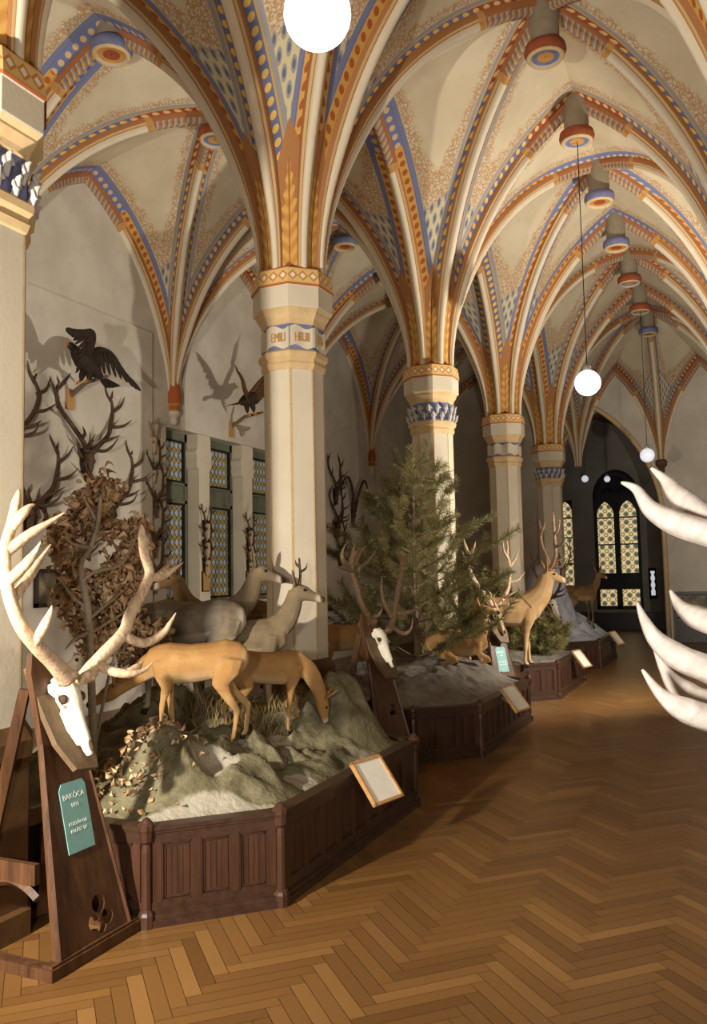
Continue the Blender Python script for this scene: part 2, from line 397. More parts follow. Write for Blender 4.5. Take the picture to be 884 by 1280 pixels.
def organic(name, mb, voxel, mats, parent, colour=None, extra=None, smooth=2):
    """fuse overlapping tubes into one continuous skin"""
    tmp = mb.build('tmp', mats)
    md = tmp.modifiers.new('r', 'REMESH'); md.mode = 'VOXEL'; md.voxel_size = voxel; md.use_smooth_shade = True
    sm = tmp.modifiers.new('s', 'SMOOTH'); sm.iterations = smooth; sm.factor = .5
    dg = bpy.context.evaluated_depsgraph_get()
    me = bpy.data.meshes.new_from_object(tmp.evaluated_get(dg)); bpy.data.objects.remove(tmp)
    me.name = name
    if extra:
        bm = bmesh.new(); bm.from_mesh(me)
        for vs, fs in extra:
            nv = [bm.verts.new(v) for v in vs]
            for f in fs:
                nf = bm.faces.new([nv[i] for i in f]); nf.smooth = True
        bm.to_mesh(me); bm.free()
    me.materials.clear()
    for m in (mats if isinstance(mats, (list, tuple)) else [mats]): me.materials.append(MAT[m])
    me.polygons.foreach_set('material_index', [0]*len(me.polygons))
    if colour:
        at = me.color_attributes.new('pelt', 'FLOAT_COLOR', 'POINT'); buf = []
        for v in me.vertices: buf += list(colour(v.co, v.normal))
        at.data.foreach_set('color', buf)
    o = bpy.data.objects.new(name, me); C.objects.link(o)
    if parent: o.parent = parent
    return o

# ------------------------------------------------------------------ architecture
COLX, WALLX, RIGHTX, RWALLX = -3.5, -7.63, .47, 4.5
LINES = [-4.5, -.75, 3.02, 6.457, 10.217, 13.977, 17.737, 21.497]
NAVEX = (COLX+RIGHTX)/2
ZS = 4.34                     # springing
Z_NAVE, Z_LONG, Z_AISLE, Z_WALL = 7.56, 7.08, 7.4, 7.12

# floor: herringbone boards
def make_floor():
    L, W = .49, .07
    n = round(L/W); vs = []; fs = []; rnd = []; uv = []; edge = []
    c45 = math.cos(PI/4)
    def put(x0, y0, x1, y1):
        cx, cy = (x0+x1)/2*c45-(y0+y1)/2*c45, (x0+x1)/2*c45+(y0+y1)/2*c45
        if not (-7.9 < cx < 4.7 and -4.7 < cy-0 < 26.2): return
        if cy > 21.9 and not (-6.7 < cx < -1.0): return
        o = len(vs); g = .0012
        for a, b in ((x0+g, y0+g), (x1-g, y0+g), (x1-g, y1-g), (x0+g, y1-g)): vs.append((a*c45-b*c45, a*c45+b*c45, 0))
        fs.append((o, o+1, o+2, o+3)); rnd.append(R.random()); ox, oy = R.random()*50, R.random()*50
        if x1-x0 > y1-y0: uv.extend([(ox, oy, 0), (ox+L, oy, 0), (ox+L, oy+W, 0), (ox, oy+W, 0)])
        else: uv.extend([(ox, oy, 0), (ox, oy+W, 0), (ox+L, oy+W, 0), (ox+L, oy, 0)])
    J = int(34/W)
    for j in range(-J, J):
        for m in range(-40, 40):
            x = j*W+2*L*m; y = j*W
            if abs(x) > 30: continue
            put(x, y, x+L, y+W); put(x+L, y+W-L, x+L+W, y+W)
    me = bpy.data.meshes.new('floor'); me.from_pydata(vs, [], fs)
    me.attributes.new('rnd', 'FLOAT', 'FACE').data.foreach_set('value', rnd)
    me.attributes.new('uv', 'FLOAT_VECTOR', 'POINT').data.foreach_set('vector', [c for p in uv for c in p])
    me.materials.append(MAT['parquet'])
    o = bpy.data.objects.new('floor', me); C.objects.link(o); tag(o, kind='structure')
    b = MB(); b.box((-8.6, -4.8, -.12), (4.8, 26.4, -.004)); b.build('subfloor', 'dark_wood', o)
make_floor()

# vault: ribs and painted cells
class Arc:
    def __init__(s, S, Cn, zc, r0=.24, zs=ZS):
        s.S = V3((S[0], S[1], 0)); d = V3((Cn[0], Cn[1], 0))-s.S; s.a = d.length; s.u = d/s.a
        s.r0 = r0; s.zs = zs; s.h = zc-zs; a = s.a-r0
        s.R = (a*a+s.h*s.h)/(2*a); s.tm = math.asin(min(1, s.h/s.R)) if s.h <= s.R else PI/2
        if a > s.R: s.tm = PI-s.tm
        s.len = s.R*s.tm
    def at(s, w):
        th = s.tm*w
        p = s.S+s.u*(s.r0+s.R*(1-math.cos(th))); p.z = s.zs+s.R*math.sin(th); return p
    def nrm(s, w):
        th = s.tm*w; n = s.u*math.cos(th); n.z = -math.sin(th); return n
PROFILE = [(a*.80, b*.78) for a, b in [(-.095, -.05), (-.095, .035), (-.078, .05), (-.06, .055), (-.05, .075), (-.05, .10), (-.043, .125), (-.025, .143), (0, .15),
           (.025, .143), (.043, .125), (.05, .10), (.05, .075), (.06, .055), (.078, .05), (.095, .035), (.095, -.05)]]
def rib_half(mb, arc, n=22, k=1.0, cut=0.0):
    vs = []; a_ = []; s_ = []; e_ = []; side = V3((-arc.u.y, arc.u.x, 0)); m = len(PROFILE)
    for i in range(n+1):
        w = i/n*(1-cut/arc.len); p = arc.at(w); nn = arc.nrm(w); kk = k*lerp(.62, 1.0, smooth01(0, .35, w)) if arc.r0 > .1 else k*lerp(.45, 1, smooth01(0, .3, w)); kp = kk*lerp(.55, 1, smooth01(0, .4, w))
        for q in PROFILE:
            vs.append(p+side*q[0]*kk+nn*q[1]*kp); a_.append(abs(q[0])); s_.append(w*arc.len); e_.append((1-w)*arc.len)
    fs = [(i*m+j, i*m+j+1, (i+1)*m+j+1, (i+1)*m+j) for i in range(n) for j in range(m-1)]
    mb.add(vs, fs, 0, a=a_, s=s_, e=e_)
cells = MB()
def cell(A, B, cA, cB, n=22, m=9):
    vs = []; at = {k: [] for k in ('dA', 'dB', 's', 'e', 'cA', 'cB')}
    L = (A.len+B.len)/2
    for i in range(n+1):
        w = i/n; pa, pb = A.at(w), B.at(w); wd = (pb-pa).length
        for j in range(m+1):
            t = j/m; p = pa.lerp(pb, t)
            p.z += .10*wd*t*(1-t)*math.sin(w*PI/2)          # slightly domed web
            vs.append(p)
            at['dA'].append(t*wd); at['dB'].append((1-t)*wd); at['s'].append(w*L); at['e'].append((1-w)*L); at['cA'].append(cA); at['cB'].append(cB)
    q = m+1
    cells.add(vs, [(i*q+j, i*q+j+1, (i+1)*q+j+1, (i+1)*q+j) for i in range(n) for j in range(m)], 0, **at)

rib_meshes = []
def rib(pairs, cut=.12):
    mb = MB()
    for a in pairs: rib_half(mb, a, cut=cut)
    rib_meshes.append(mb)
DCOL = lambda k: (k+1) % 2        # colour of the diagonal ribs' bands in bay k
TCOL = lambda k: k % 2            # of the transverse ribs at line k
bosses = []
RC = .275; WC = .06
def r0(x): return WC if x in (WALLX,) else RC
for k in range(7):
    ta, tb = LINES[k], LINES[k+1]; tm = (ta+tb)/2; last = k == 6
    for (xa, xb, zc, aisle) in ((COLX, RIGHTX, Z_NAVE, 0), (WALLX, COLX, Z_AISLE, 1), (RIGHTX, RWALLX, Z_AISLE, 2)):
        xm = (xa+xb)/2; bt = tm if not (last and aisle == 0) else 19.55
        zl = Z_LONG
        def A(x, t, cx, ct, z): return Arc((x, t), (cx, ct), z, (WC if (x == WALLX or x == RWALLX or t > 21) else RC))
        dg = {(x, t): A(x, t, xm, bt, zc) for x in (xa, xb) for t in (ta, tb)}
        for x in (xa, xb):
            for t in (ta, tb):
                tt = Z_NAVE-.02 if aisle == 0 else Z_AISLE-.05
                endw = last and t == tb
                zlong = Z_WALL if x in (WALLX, RWALLX) else zl
                lon = A(x, t, x, tm, zlong)
                if endw and aisle == 0:
                    tr = A(x, t, (x+NAVEX)/2, t, 6.75)
                else:
                    tr = A(x, t, xm, t, tt if not endw else Z_WALL)
                cell(dg[(x, t)], lon, DCOL(k), 1-DCOL(k)); cell(dg[(x, t)], tr, DCOL(k), TCOL(k+1 if t == tb else k))
        if last and aisle == 0:
            mid = A(NAVEX, tb, NAVEX, bt, zc)
            for x in (xa, xb):
                cell(mid, A(NAVEX, tb, (x+NAVEX)/2, tb, 6.75), 1, 0)
        if aisle == 2: continue
        if k >= 1:
            rib([dg[(xa, ta)], dg[(xb, tb)]]); rib([dg[(xa, tb)], dg[(xb, ta)]])
            if last and aisle == 0:
                rib([mid])
                for xs, xe in ((xa, NAVEX), (xb, NAVEX)):
                    c = (xs+xe)/2; rib([A(xs, tb, c, tb, 6.75), A(xe, tb, c, tb, 6.75)], 0)
            elif last: rib([A(xa, tb, xm, tb, Z_WALL), A(xb, tb, xm, tb, Z_WALL)], 0)
            rib([A(xa, ta, xm, ta, (Z_NAVE if not aisle else Z_AISLE-.03)-.02), A(xb, ta, xm, ta, (Z_NAVE if not aisle else Z_AISLE-.03)-.02)])
            if aisle: rib([A(xa, ta, xa, tm, Z_WALL), A(xa, tb, xa, tm, Z_WALL)], 0)
            rib([A(xb, ta, xb, tm, zl), A(xb, tb, xb, tm, zl)], 0)
            bosses.append((xm, bt, zc, (k % 2), aisle)); bosses.append((xm, ta, zc, ((k-1) % 2), aisle))
ceiling = cells.build('ceiling', 'vault', smooth=True); tag(ceiling, kind='structure')
for mb in rib_meshes: mb.build('vault_rib', 'rib', ceiling, smooth=True)
for (x, t, z, c, aisle) in bosses:
    zb = z-.62 if not aisle else z-.36
    d = MB(); d.lathe([(.15, z+.05), (.15, zb+.16), (.135, zb+.14)], 20, (x, t, 0), cap=False)
    o = d.build('roof_boss', 'grey_drum', ceiling, smooth=True)
    r = MB()
    K9 = .86; r.lathe([(q[0]*K9,)+q[1:] for q in [(.15, zb+.18, 0), (.235, zb+.16, 0), (.25, zb+.10, 0), (.225, zb+.04, 1), (.20, zb+.015, 1), (.175, zb+.03, 2), (.165, zb+.045, 3), (.10, zb+.045, 4), (.09, zb+.05, 4), (.01, zb+.05, 4)]], 24, (x, t, 0), cap=False)
    ms = ['rust', 'tan_stone', 'grey_stone', 'blue', 'ochre_line'] if c else ['blue', 'tan_stone', 'grey_stone', 'ochre_line', 'rust']
    r.build('boss_ring', ms, o, smooth=True)

# outer walls
def wall(name, boxes, m='plaster'):
    b = MB()
    for lo, hi in boxes: b.box(lo, hi)
    return tag(b.build(name, m), kind='structure')
W0, W1 = -8.35, WALLX
SILL, HEAD = 1.32, 3.98
OPEN = [(10.06, 10.83), (11.20, 12.13), (12.50, 13.42)]
bx = [((W0, -4.6, 0), (W1, 10.06, 9)), ((W0, 13.42, 0), (W1, 22.1, 9)), ((W0, 10.06, 0), (W1, 13.42, SILL)), ((W0, 10.06, HEAD), (W1, 13.42, 9))]
# thicker infill of each bay, leaving a shallow strip behind the corbels
for k in range(1, 7):
    a, b_ = LINES[k]+.24, LINES[k+1]-.54
    if k == 4: bx += [((W1, a, HEAD+.0), (W1+.05, b_, 5.3))]; continue
    bx += [((W1-.01, a, 0), (W1+.05, b_, 5.3 if k != 3 else 5.3))]
wall_left = wall('wall_left', bx)
for t in LINES[1:]:
    c = MB(); x = WALLX+.03
    c.lathe([(.02, 4.02), (.05, 4.05), (.06, 4.10), (.045, 4.13), (.085, 4.17), (.10, 4.22, 1), (.085, 4.25, 2), (.085, 4.31, 1), (.11, 4.34, 2), (.11, 4.5, 2), (.07, 4.7, 2)], 12, (x, t, 0))
    c.build('wall_corbel', ['stone', 'ochre_line', 'band'], wall_left, smooth=False)
# window posts with carved heads
for t0, t1 in ((10.83, 11.20), (12.13, 12.50)):
    b = MB(); m = (t0+t1)/2; h = (t1-t0)/2
    prof = [(h*.78, SILL), (h*.78, 3.42), (h*1.0, 3.45), (h*1.12, 3.52), (h*1.05, 3.60), (h*1.18, 3.70), (h*.98, 3.76), (h*.95, 3.98)]
    n = len(prof); vs = []
    for w_, z in prof: vs += [(W0+.1, m-w_, z), (W1+.02, m-w_, z), (W1+.02, m+w_, z), (W0+.1, m+w_, z)]
    fs = [(i*4+j, i*4+(j+1) % 4, i*4+4+(j+1) % 4, i*4+4+j) for i in range(n-1) for j in range(4)]+[(0, 3, 2, 1), (n*4-4, n*4-3, n*4-2, n*4-1)]
    b.add(vs, fs); b.build('window_post', 'stone', wall_left)
for i, (t0, t1) in enumerate(OPEN):
    x = -7.86
    f = MB()
    for z0, z1 in ((SILL, SILL+.07), (2.88, 2.93), (3.16, 3.2), (3.86, HEAD)): f.box((x-.05, t0, z0), (x+.05, t1, z1))
    f.box((x-.04, t0, 2.93), (x+.02, t1, 3.16))
    f.box((x-.05, t0, SILL), (x+.05, t0+.06, HEAD)); f.box((x-.05, t1-.06, SILL), (x+.05, t1, HEAD))
    o = tag(f.build('window_%d' % (i+1), 'frame_green'), kind='structure')
    for z0, z1 in ((SILL+.07, 2.88), (3.2, 3.86)):
        l = MB(); 
        for a in (t0+.06, t1-.09): l.box((x-.02, a, z0), (x+.055, a+.03, z1))
        l.box((x-.02, t0+.06, z0), (x+.055, t1-.06, z0+.03)); l.box((x-.02, t0+.06, z1-.03), (x+.055, t1-.06, z1))
        l.build('sash', 'lead', o)
        g = MB(); g.box((x-.008, t0+.08, z0+.02), (x+.008, t1-.08, z1-.02)); g.build('leaded_pane', 'lozenge', o)
wall('wall_right', [((RWALLX, -4.6, 0), (RWALLX+.3, 22.1, 9))])
wall('wall_back', [((-8.3, -4.9, 0), (4.8, -4.6, 9))])
# upper side strip closing the gap over the side vaults is the wall itself; the end wall carries the big arch
def end_wall():
    T0, T1 = 21.5, 22.0
    cx, hw, zsp = -3.03, 1.5, 2.9; rise = 2.9
    Rr = (hw*hw+rise*rise)/(2*hw) if rise > hw else hw
    arch = []
    tm = math.asin(min(1, rise/Rr))
    if rise > Rr: tm = PI/2
    for i in range(15): th = tm*i/14; arch.append((cx+hw-Rr*(1-math.cos(th)), zsp+Rr*math.sin(th)))
    right = [(cx+hw, 0)]+arch; left = [(2*cx-x, z) for x, z in right][::-1]
    path = right+left[1:]
    b = MB(); n = len(path); top = 9.0
    # front and back skins as quads from the opening up/outwards
    for T, flip in ((T0, 0), (T1, 1)):
        vs = [(x, T, z) for x, z in path]; fs = []
        o = len(vs)
        h = n//2
        outer = []
        for i, (x, z) in enumerate(path):
            outer.append((4.8 if i < h else -8.3, T, z) if i != h else (x, T, top))
        vs += outer
        for i in range(n-1):
            if i+1 == h or i == h: continue
            q = (i, i+1, o+i+1, o+i); fs.append(q if flip else q[::-1])
        apex_r, apex_l = h-1, h+1
        vs += [(4.8, T, top), (-8.3, T, top)]
        fs += [(apex_r, h, o+h, len(vs)-2, o+apex_r), (h, apex_l, o+apex_l, len(vs)-1, o+h)]
        b.add(vs, fs)
    vs = []; 
    for x, z in path: vs += [(x, T0, z), (x, T1, z)]
    b.add(vs, [(2*i, 2*i+2, 2*i+3, 2*i+1) for i in range(n-1)])
    o = tag(b.build('wall_end', 'plaster'), kind='structure')
    # moulded arch edge
    m = MB(); m.tube([(x, T0-.01, z) for x, z in path], [.06]*n, 8); m.build('arch_moulding', 'tan_stone', o, smooth=True)
    c = MB(); c.lathe([(.03, 4.0), (.08, 4.08), (.07, 4.15), (.13, 4.22), (.14, 4.32), (.11, 4.36)], 12, (NAVEX, T0-.02, 0)); c.build('wall_corbel', 'pedestal', o)
    # shaft below the corbel
end_wall()
# far room beyond the arch
FX0, FX1, FT = -6.3, -1.42, 25.7
LW = [(-3.71, -3.23), (-3.07, -2.58)]
def far_room():
    holes = [(-4.88, -4.42, 1.0, 3.86), (-3.80, -2.48, .55, 4.70), (-2.32, -2.10, .85, 1.75)]
    b = [((FX0-.3, 22.0, 0), (FX0, FT+.5, 7)), ((FX1, 22.0, 0), (FX1+.3, FT+.5, 7)), ((FX0, 22.0, 6.9), (FX1, FT+.5, 7.2))]
    x = FX0
    for x0, x1, z0, z1 in holes:
        b += [((x, FT, 0), (x0, FT+.4, 7)), ((x0, FT, 0), (x1, FT+.4, z0)), ((x0, FT, z1), (x1, FT+.4, 7))]; x = x1
    b += [((x, FT, 0), (FX1, FT+.4, 7))]
    o = wall('wall_far', b, 'shaded_plaster')
    r = MB()
    for xs in (FX0, FX1):
        a = Arc((xs, FT), ((FX0+FX1)/2, 22.9), 6.9, .06, 3.6); rib_half(r, a, 14)
        a = Arc((xs, FT), ((FX0+FX1)/2, FT), 6.4, .06, 3.6); rib_half(r, a, 14)
    r.build('wall_rib', 'pedestal', o, smooth=True)
    bench = MB(); bench.box((FX0+.02, FT-.45, 0), (FX1-.02, FT-.01, .42)); bench.box((FX0+.02, FT-.5, .42), (FX1-.02, FT-.01, .48))
    for i in range(12): bench.box((FX0+.1+i*.4, FT-.47, .06), (FX0+.42+i*.4, FT-.44, .36))
    tag(bench.build('wall_bench', 'dark_wood'), 'long dark panelled bench under the stained glass windows of the far room', 'bench')
    # tracery window
    def lancet(x0, x1, z0, zs, n=8):
        h = (x1-x0); c = (x0+x1)/2
        pts = [(x0, z0), (x1, z0)]
        for i in range(n+1): a = PI/3*i/n; pts.append((x0+h*math.cos(a), zs+h*math.sin(a)))
        for i in range(1, n+1): a = PI/3*(1-i/n); pts.append((x1-h*math.cos(a), zs+h*math.sin(a)))
        return pts
    up = Matrix(((1, 0, 0, 0), (0, 0, -1, FT+.2), (0, 1, 0, 0), (0, 0, 0, 1)))
    f = MB(); x0, x1 = -3.80, -2.48
    f.box((x0, FT+.1, .55), (LW[0][0], FT+.26, 4.70)); f.box((LW[1][1], FT+.1, .55), (x1, FT+.26, 4.70)); f.box((LW[0][1], FT+.1, .55), (LW[1][0], FT+.26, 4.0))
    f.box((x0, FT+.1, .55), (x1, FT+.26, .65)); f.box((x0, FT+.08, 1.14), (x1, FT+.28, 1.62))
    w3 = tag(f.build('window_4', 'lead'), kind='structure')
    # stone head with cut lancets
    hd = MB()
    for (a, b_) in LW:
        L = lancet(a, b_, 3.3, 3.34); pts = [p for p in L[2:]]
        vs = [(x, FT+.12, z) for x, z in pts]+[(x, FT+.12, 4.0) for x, z in pts]; n = len(pts)
        hd.add(vs, [(i, i+1, n+i+1, n+i) for i in range(n-1)])
    hd.box((x0, FT+.2, 4.0), (x1, FT+.26, 4.70))
    for cx, cz, r_ in ((-3.14, 4.28, .2), (-3.4, 4.02, .12), (-2.88, 4.02, .12)):
        pts = [(cx+r_*math.cos(i*PI/10), FT+.17, cz+r_*math.sin(i*PI/10)) for i in range(21)]
        hd.tube(pts, [.035]*21, 6)
        for q in range(3):
            a = PI/2+q*2*PI/3; hd.tube([(cx+r_*.5*math.cos(a)+r_*.35*math.cos(i*PI/6), FT+.17, cz+r_*.5*math.sin(a)+r_*.35*math.sin(i*PI/6)) for i in range(13)], [.02]*13, 5)
    pts = [(-3.14+.68*math.cos(a)*(1 if a < PI/2 else 1), FT+.08, 3.55+1.12*math.sin(a)**.8) for a in [PI*i/24 for i in range(25)]]
    hd.tube(pts, [.06]*25, 6)
    hd.build('tracery', 'lead', w3, smooth=False)
    sp = MB()
    for sd in (1, -1):
        cv = [(-3.14+sd*.70*math.cos(a), 3.55+1.14*math.sin(a)**.8) for a in [PI/2*i/12 for i in range(13)]]
        corner = (-3.14+sd*.70, 4.72)
        vs = []
        for yy in (FT-.012, FT+.1):
            vs += [(x, yy, z) for x, z in cv]+[(corner[0], yy, corner[1])]
        fs = []
        for i in range(12): fs += [(13, i, i+1), (27, 15+i, 14+i), (i, 14+i, 15+i, i+1)]
        sp.add(vs, fs)
    sp.build('spandrel', 'shaded_plaster', o)
    for a, b_ in LW:
        for z0, z1 in ((.65, 1.14), (1.62, 3.80)):
            g = MB(); g.box((a, FT+.17, z0), (b_, FT+.18, z1)); g.build('stained_pane', 'stained', w3)
        s = MB()
        for z in (2.45, 3.25): s.box((a, FT+.15, z), (b_, FT+.19, z+.04))
        s.build('saddle_bar', 'lead', w3)
    f = MB(); a, b_ = -4.84, -4.45
    f.box((a-.04, FT+.1, 1.0), (a, FT+.26, 3.86)); f.box((b_, FT+.1, 1.0), (b_+.03, FT+.26, 3.86)); f.box((a, FT+.1, 1.0), (b_, FT+.26, 1.1))
    L = lancet(a, b_, 3.4, 3.48)[2:]; n = len(L)
    f.add([(x, FT+.12, z) for x, z in L]+[(x, FT+.12, 3.9) for x, z in L], [(i, i+1, n+i+1, n+i) for i in range(n-1)])
    for z in (1.9, 2.7, 3.3): f.box((a, FT+.14, z), (b_, FT+.19, z+.04))
    w = tag(f.build('window_5', 'lead'), kind='structure')
    g = MB(); g.box((a, FT+.17, 1.1), (b_, FT+.18, 3.86)); g.build('stained_pane', 'stained', w)
    f = MB(); f.box((-2.32, FT+.1, .85), (-2.27, FT+.2, 1.75)); f.box((-2.15, FT+.1, .85), (-2.10, FT+.2, 1.75)); f.box((-2.32, FT+.1, .85), (-2.1, FT+.2, .95)); f.box((-2.32, FT+.1, 1.66), (-2.1, FT+.2, 1.75))
    for z in (1.1, 1.3, 1.5): f.box((-2.29, FT+.13, z), (-2.25, FT+.17, z+.1)); f.box((-2.17, FT+.13, z), (-2.13, FT+.17, z+.1))
    w = tag(f.build('window_6', 'lead'), kind='structure')
    g = MB(); g.box((-2.29, FT+.15, .92), (-2.12, FT+.16, 1.68)); g.build('pane', 'clear', w)
far_room()

# ------------------------------------------------------------------ columns
def octa(mb, rings, n=8, mi=0, edge=.0):
    pass
def make_column(t, style, label):
    root = empty('octagonal_column', (COLX, t, 0), label, 'column', 'octagonal columns between the aisle and the nave')
    ph = PI/8; K = 1/math.cos(PI/8)
    def L(name, prof, mats, n=8):
        b = MB(); b.lathe([(p[0]*K,)+tuple(p[1:]) for p in prof], n, (0, 0, 0), 0, ph); return b.build(name, mats, root)
    L('pedestal', [(.30, 0), (.30, .12), (.285, .14), (.285, .82), (.30, .85), (.30, .93), (.26, 1.0)], 'pedestal')
    L('shaft', [(.245, .93), (.245, 3.56)], 'stone')
    e = MB()
    for i in range(8):
        a = ph+i*PI/4; x, y = math.cos(a)*.245*K, math.sin(a)*.245*K; r_ = V3((math.cos(a), math.sin(a), 0)); s_ = V3((-r_.y, r_.x, 0))
        p = V3((x, y, 0))-r_*.004
        for sg in (-1, 1):
            d = V3((math.cos(a+sg*PI/8), math.sin(a+sg*PI/8), 0)); f_ = V3((-d.y, d.x, 0))*sg*-1
            c0 = V3((x, y, 0))+d*.0012; c1 = c0-f_*-.0 + (V3((math.cos(a+sg*PI/4), math.sin(a+sg*PI/4), 0))*.245*K-V3((x, y, 0))).normalized()*.012
            vs = [c0+V3((0, 0, 1.0)), c1+V3((0, 0, 1.0)), c1+V3((0, 0, 3.5)), c0+V3((0, 0, 3.5))]
            e.add(vs, [(0, 1, 2, 3)])
    e.build('painted_edge', 'edge_paint', root)
    L('neck_ring', [(.245, 3.49), (.255, 3.50), (.27, 3.54), (.262, 3.56), (.262, 3.575), (.285, 3.60), (.29, 3.64), (.27, 3.66), (.25, 3.665)], 'tan_stone')
    L('collar', [(.252, 3.655), (.252, 3.89)], 'blue')
    if style == 'banner':
        b = MB()
        for i in range(8):
            a = i*PI/4; d = V3((math.cos(a), math.sin(a), 0)); s_ = V3((-d.y, d.x, 0)); hw = .258*math.tan(PI/8)*.96
            m = 8; vs = []
            for j in range(m+1):
                u = -hw+2*hw*j/m; wv = .018*math.sin(j/m*2*PI); o_ = .262+.008*math.sin(j/m*2*PI+1)
                for q in (0, 1): vs.append(d*o_+s_*u+V3((0, 0, (3.685 if q == 0 else 3.86)+wv)))
                for q in (0, 1): vs.append(d*.24+s_*u+V3((0, 0, (3.685 if q == 0 else 3.86)+wv)))
            fs = []
            for j in range(m):
                o = j*4; fs += [(o, o+4, o+5, o+1), (o+1, o+5, o+7, o+3), (o+2, o, o+1+0, o+3)[:0] or (o, o+2, o+6, o+4)]
            fs += [(0, 1, 3, 2), (m*4, m*4+2, m*4+3, m*4+1)]
            b.add(vs, fs)
        ban = b.build('banner', 'stone', root)
        if t < 7:
            for i, s in ((-2, 'HIUII'), (-1, 'EMILI'), (-3, 'SIIIA')):
                a = i*PI/4 if i != -1 else -PI/4
                a = {-2: -PI/4, -1: -PI/2, -3: 0.0}[i]
                d = V3((math.cos(a), math.sin(a), 0)); s_ = V3((-d.y, d.x, 0))
                text('lettering', s, .115, axes(d*.273+V3((0, 0, 3.73)), s_, (0, 0, 1), d), 'ochre_line', ban, align='CENTER', sx=.55)
    else:
        b = MB(); rr = random.Random(int(t*10))
        for i in range(16):
            a = i*PI/8; hw = .01
            for lv, (z, rad) in enumerate(((3.70, .05), (3.80, .055))):
                aa = a+(PI/16 if lv else 0); d = V3((math.cos(aa), math.sin(aa), 0)); s_ = V3((-d.y, d.x, 0))
                c = d*(.262/ max(.924, math.cos(((aa+PI/8) % (PI/4))-PI/8)) )+V3((0, 0, z))
                pts = [c+s_*(rad*.7*math.cos(q*PI/5))*(.9-.06*q)+V3((0, 0, rad*.8*math.sin(q*PI/5)*(.9-.06*q)))+d*(.012+.004*q) for q in range(9)]
                b.tube(pts, [.017-.0012*q for q in range(9)], 5)
                b.ball(c+d*.022, (.017, .017, .017), 6, 4)
                b.tube([c+V3((0, 0, -.06)), c+d*.03, c+d*.04+V3((0, 0, .04)), c+d*.06+V3((0, 0, .05))], [.022, .02, .016, .008], 6)
        b.build('carved_foliage', 'grey_stone', root, smooth=True)
    L('capital', [(.25, 3.885), (.262, 3.90), (.27, 3.93), (.30, 3.98), (.30, 3.995), (.325, 4.02)], 'tan_stone')
    L('abacus', [(.325, 4.02), (.33, 4.03), (.33, 4.20), (.335, 4.21)], 'stone')
    b = MB(); vs = []; s_ = []; a_ = []
    for i in range(8):
        for j in range(2):
            a = ph+(i+j)*PI/4
            for q, (r_, z) in enumerate(((.34, 4.205), (.345, 4.22), (.325, 4.36), (.31, 4.375))):
                vs.append((math.cos(a)*r_*K, math.sin(a)*r_*K, z)); s_.append(i+j); a_.append((0, .05, .95, 1)[q])
    fs = [(i*8+q, i*8+4+q, i*8+5+q, i*8+1+q) for i in range(8) for q in range(3)]+[tuple(i*8+3 for i in range(8))]
    b.add(vs, fs, 0, s=s_, a=a_); b.build('painted_band', 'band', root)
    b = MB(); b.lathe([(.27, 4.36), (.24, 4.5), (.22, 5.0)], 16); b.build('rib_core', 'rust', root, smooth=True)
    return root
def text(name, body, size, mat, m, parent=None, align='CENTER', sx=1.0):
    cu = bpy.data.curves.new(name, 'FONT'); cu.body = body; cu.size = size; cu.extrude = .0008; cu.align_x = align
    o = bpy.data.objects.new(name, cu); C.objects.link(o)
    me = bpy.data.meshes.new_from_object(o.evaluated_get(bpy.context.evaluated_depsgraph_get()))
    bpy.data.objects.remove(o); me.name = name
    me.transform(mat @ Matrix.Diagonal((sx, 1, 1, 1)))
    me.materials.clear(); me.materials.append(MAT[m])
    o = bpy.data.objects.new(name, me); C.objects.link(o)
    if parent: o.parent = parent
    return o
make_column(LINES[2], 'foliage', 'nearest column, only its leafy capital showing at the upper left edge')
make_column(LINES[3], 'banner', 'large octagonal column with a lettered banner capital, rising behind the roe deer plinth')
make_column(LINES[4], 'foliage', 'octagonal column with a carved leaf capital behind the tall pine tree')
make_column(LINES[5], 'banner', 'octagonal column with a wavy banner capital behind the red deer stag')
make_column(LINES[6], 'foliage', 'farthest octagonal column, beside the distant stained glass window')
# right-hand row, carrying the other side of the vault
for t in LINES[1:7]:
    b = MB(); K = 1/math.cos(PI/8)
    b.lathe([(.36*K, 0), (.34*K, .5), (.245*K, .6), (.245*K, 3.5), (.29*K, 3.6), (.25*K, 3.7), (.25*K, 3.9), (.32*K, 4.02), (.33*K, 4.36), (.24*K, 4.5), (.22*K, 5)], 8, (RIGHTX, t, 0), 0, PI/8)
    if t > 3.5 or t < -1: b.build('support_column', 'stone', ceiling)

# hanging globe lamps
def globe(x, t, z, r, ztop, label, m='globe'):
    root = empty('globe_lamp', (x, t, z), label, 'lamp', 'white glass globe lamps')
    b = MB(); b.ball((0, 0, 0), r, 28, 18); b.build('glass_globe', m, root, smooth=True)
    b = MB(); b.lathe([(.03, r-.01), (.05, r+.0), (.045, r+.05), (.015, r+.07)], 12); b.build('fitting', 'steel', root, smooth=True)
    b = MB(); b.tube([(0, 0, r+.05), (0, 0, ztop-z)], [.006, .006], 6); b.build('cord', 'black', root)
globe(NAVEX, 3.06, 4.11, .145, Z_NAVE-.42, 'large white globe lamp cut off by the top edge of the view')
globe(NAVEX, 10.25, 3.97, .155, Z_NAVE-.42, 'white globe lamp hanging on a long cord in mid hall')
globe(NAVEX, 17.8, 4.02, .145, Z_NAVE-.42, 'small white globe lamp hanging before the far arch', 'globe_dim')
globe(-3.92, 25.2, 4.42, .1, 6.9, 'faint small globe lamp on the far room wall, left of the tracery window', 'globe_dim')
globe(-3.30, 25.3, 4.38, .09, 6.9, 'faint small globe lamp just left of the tracery head', 'globe_dim')

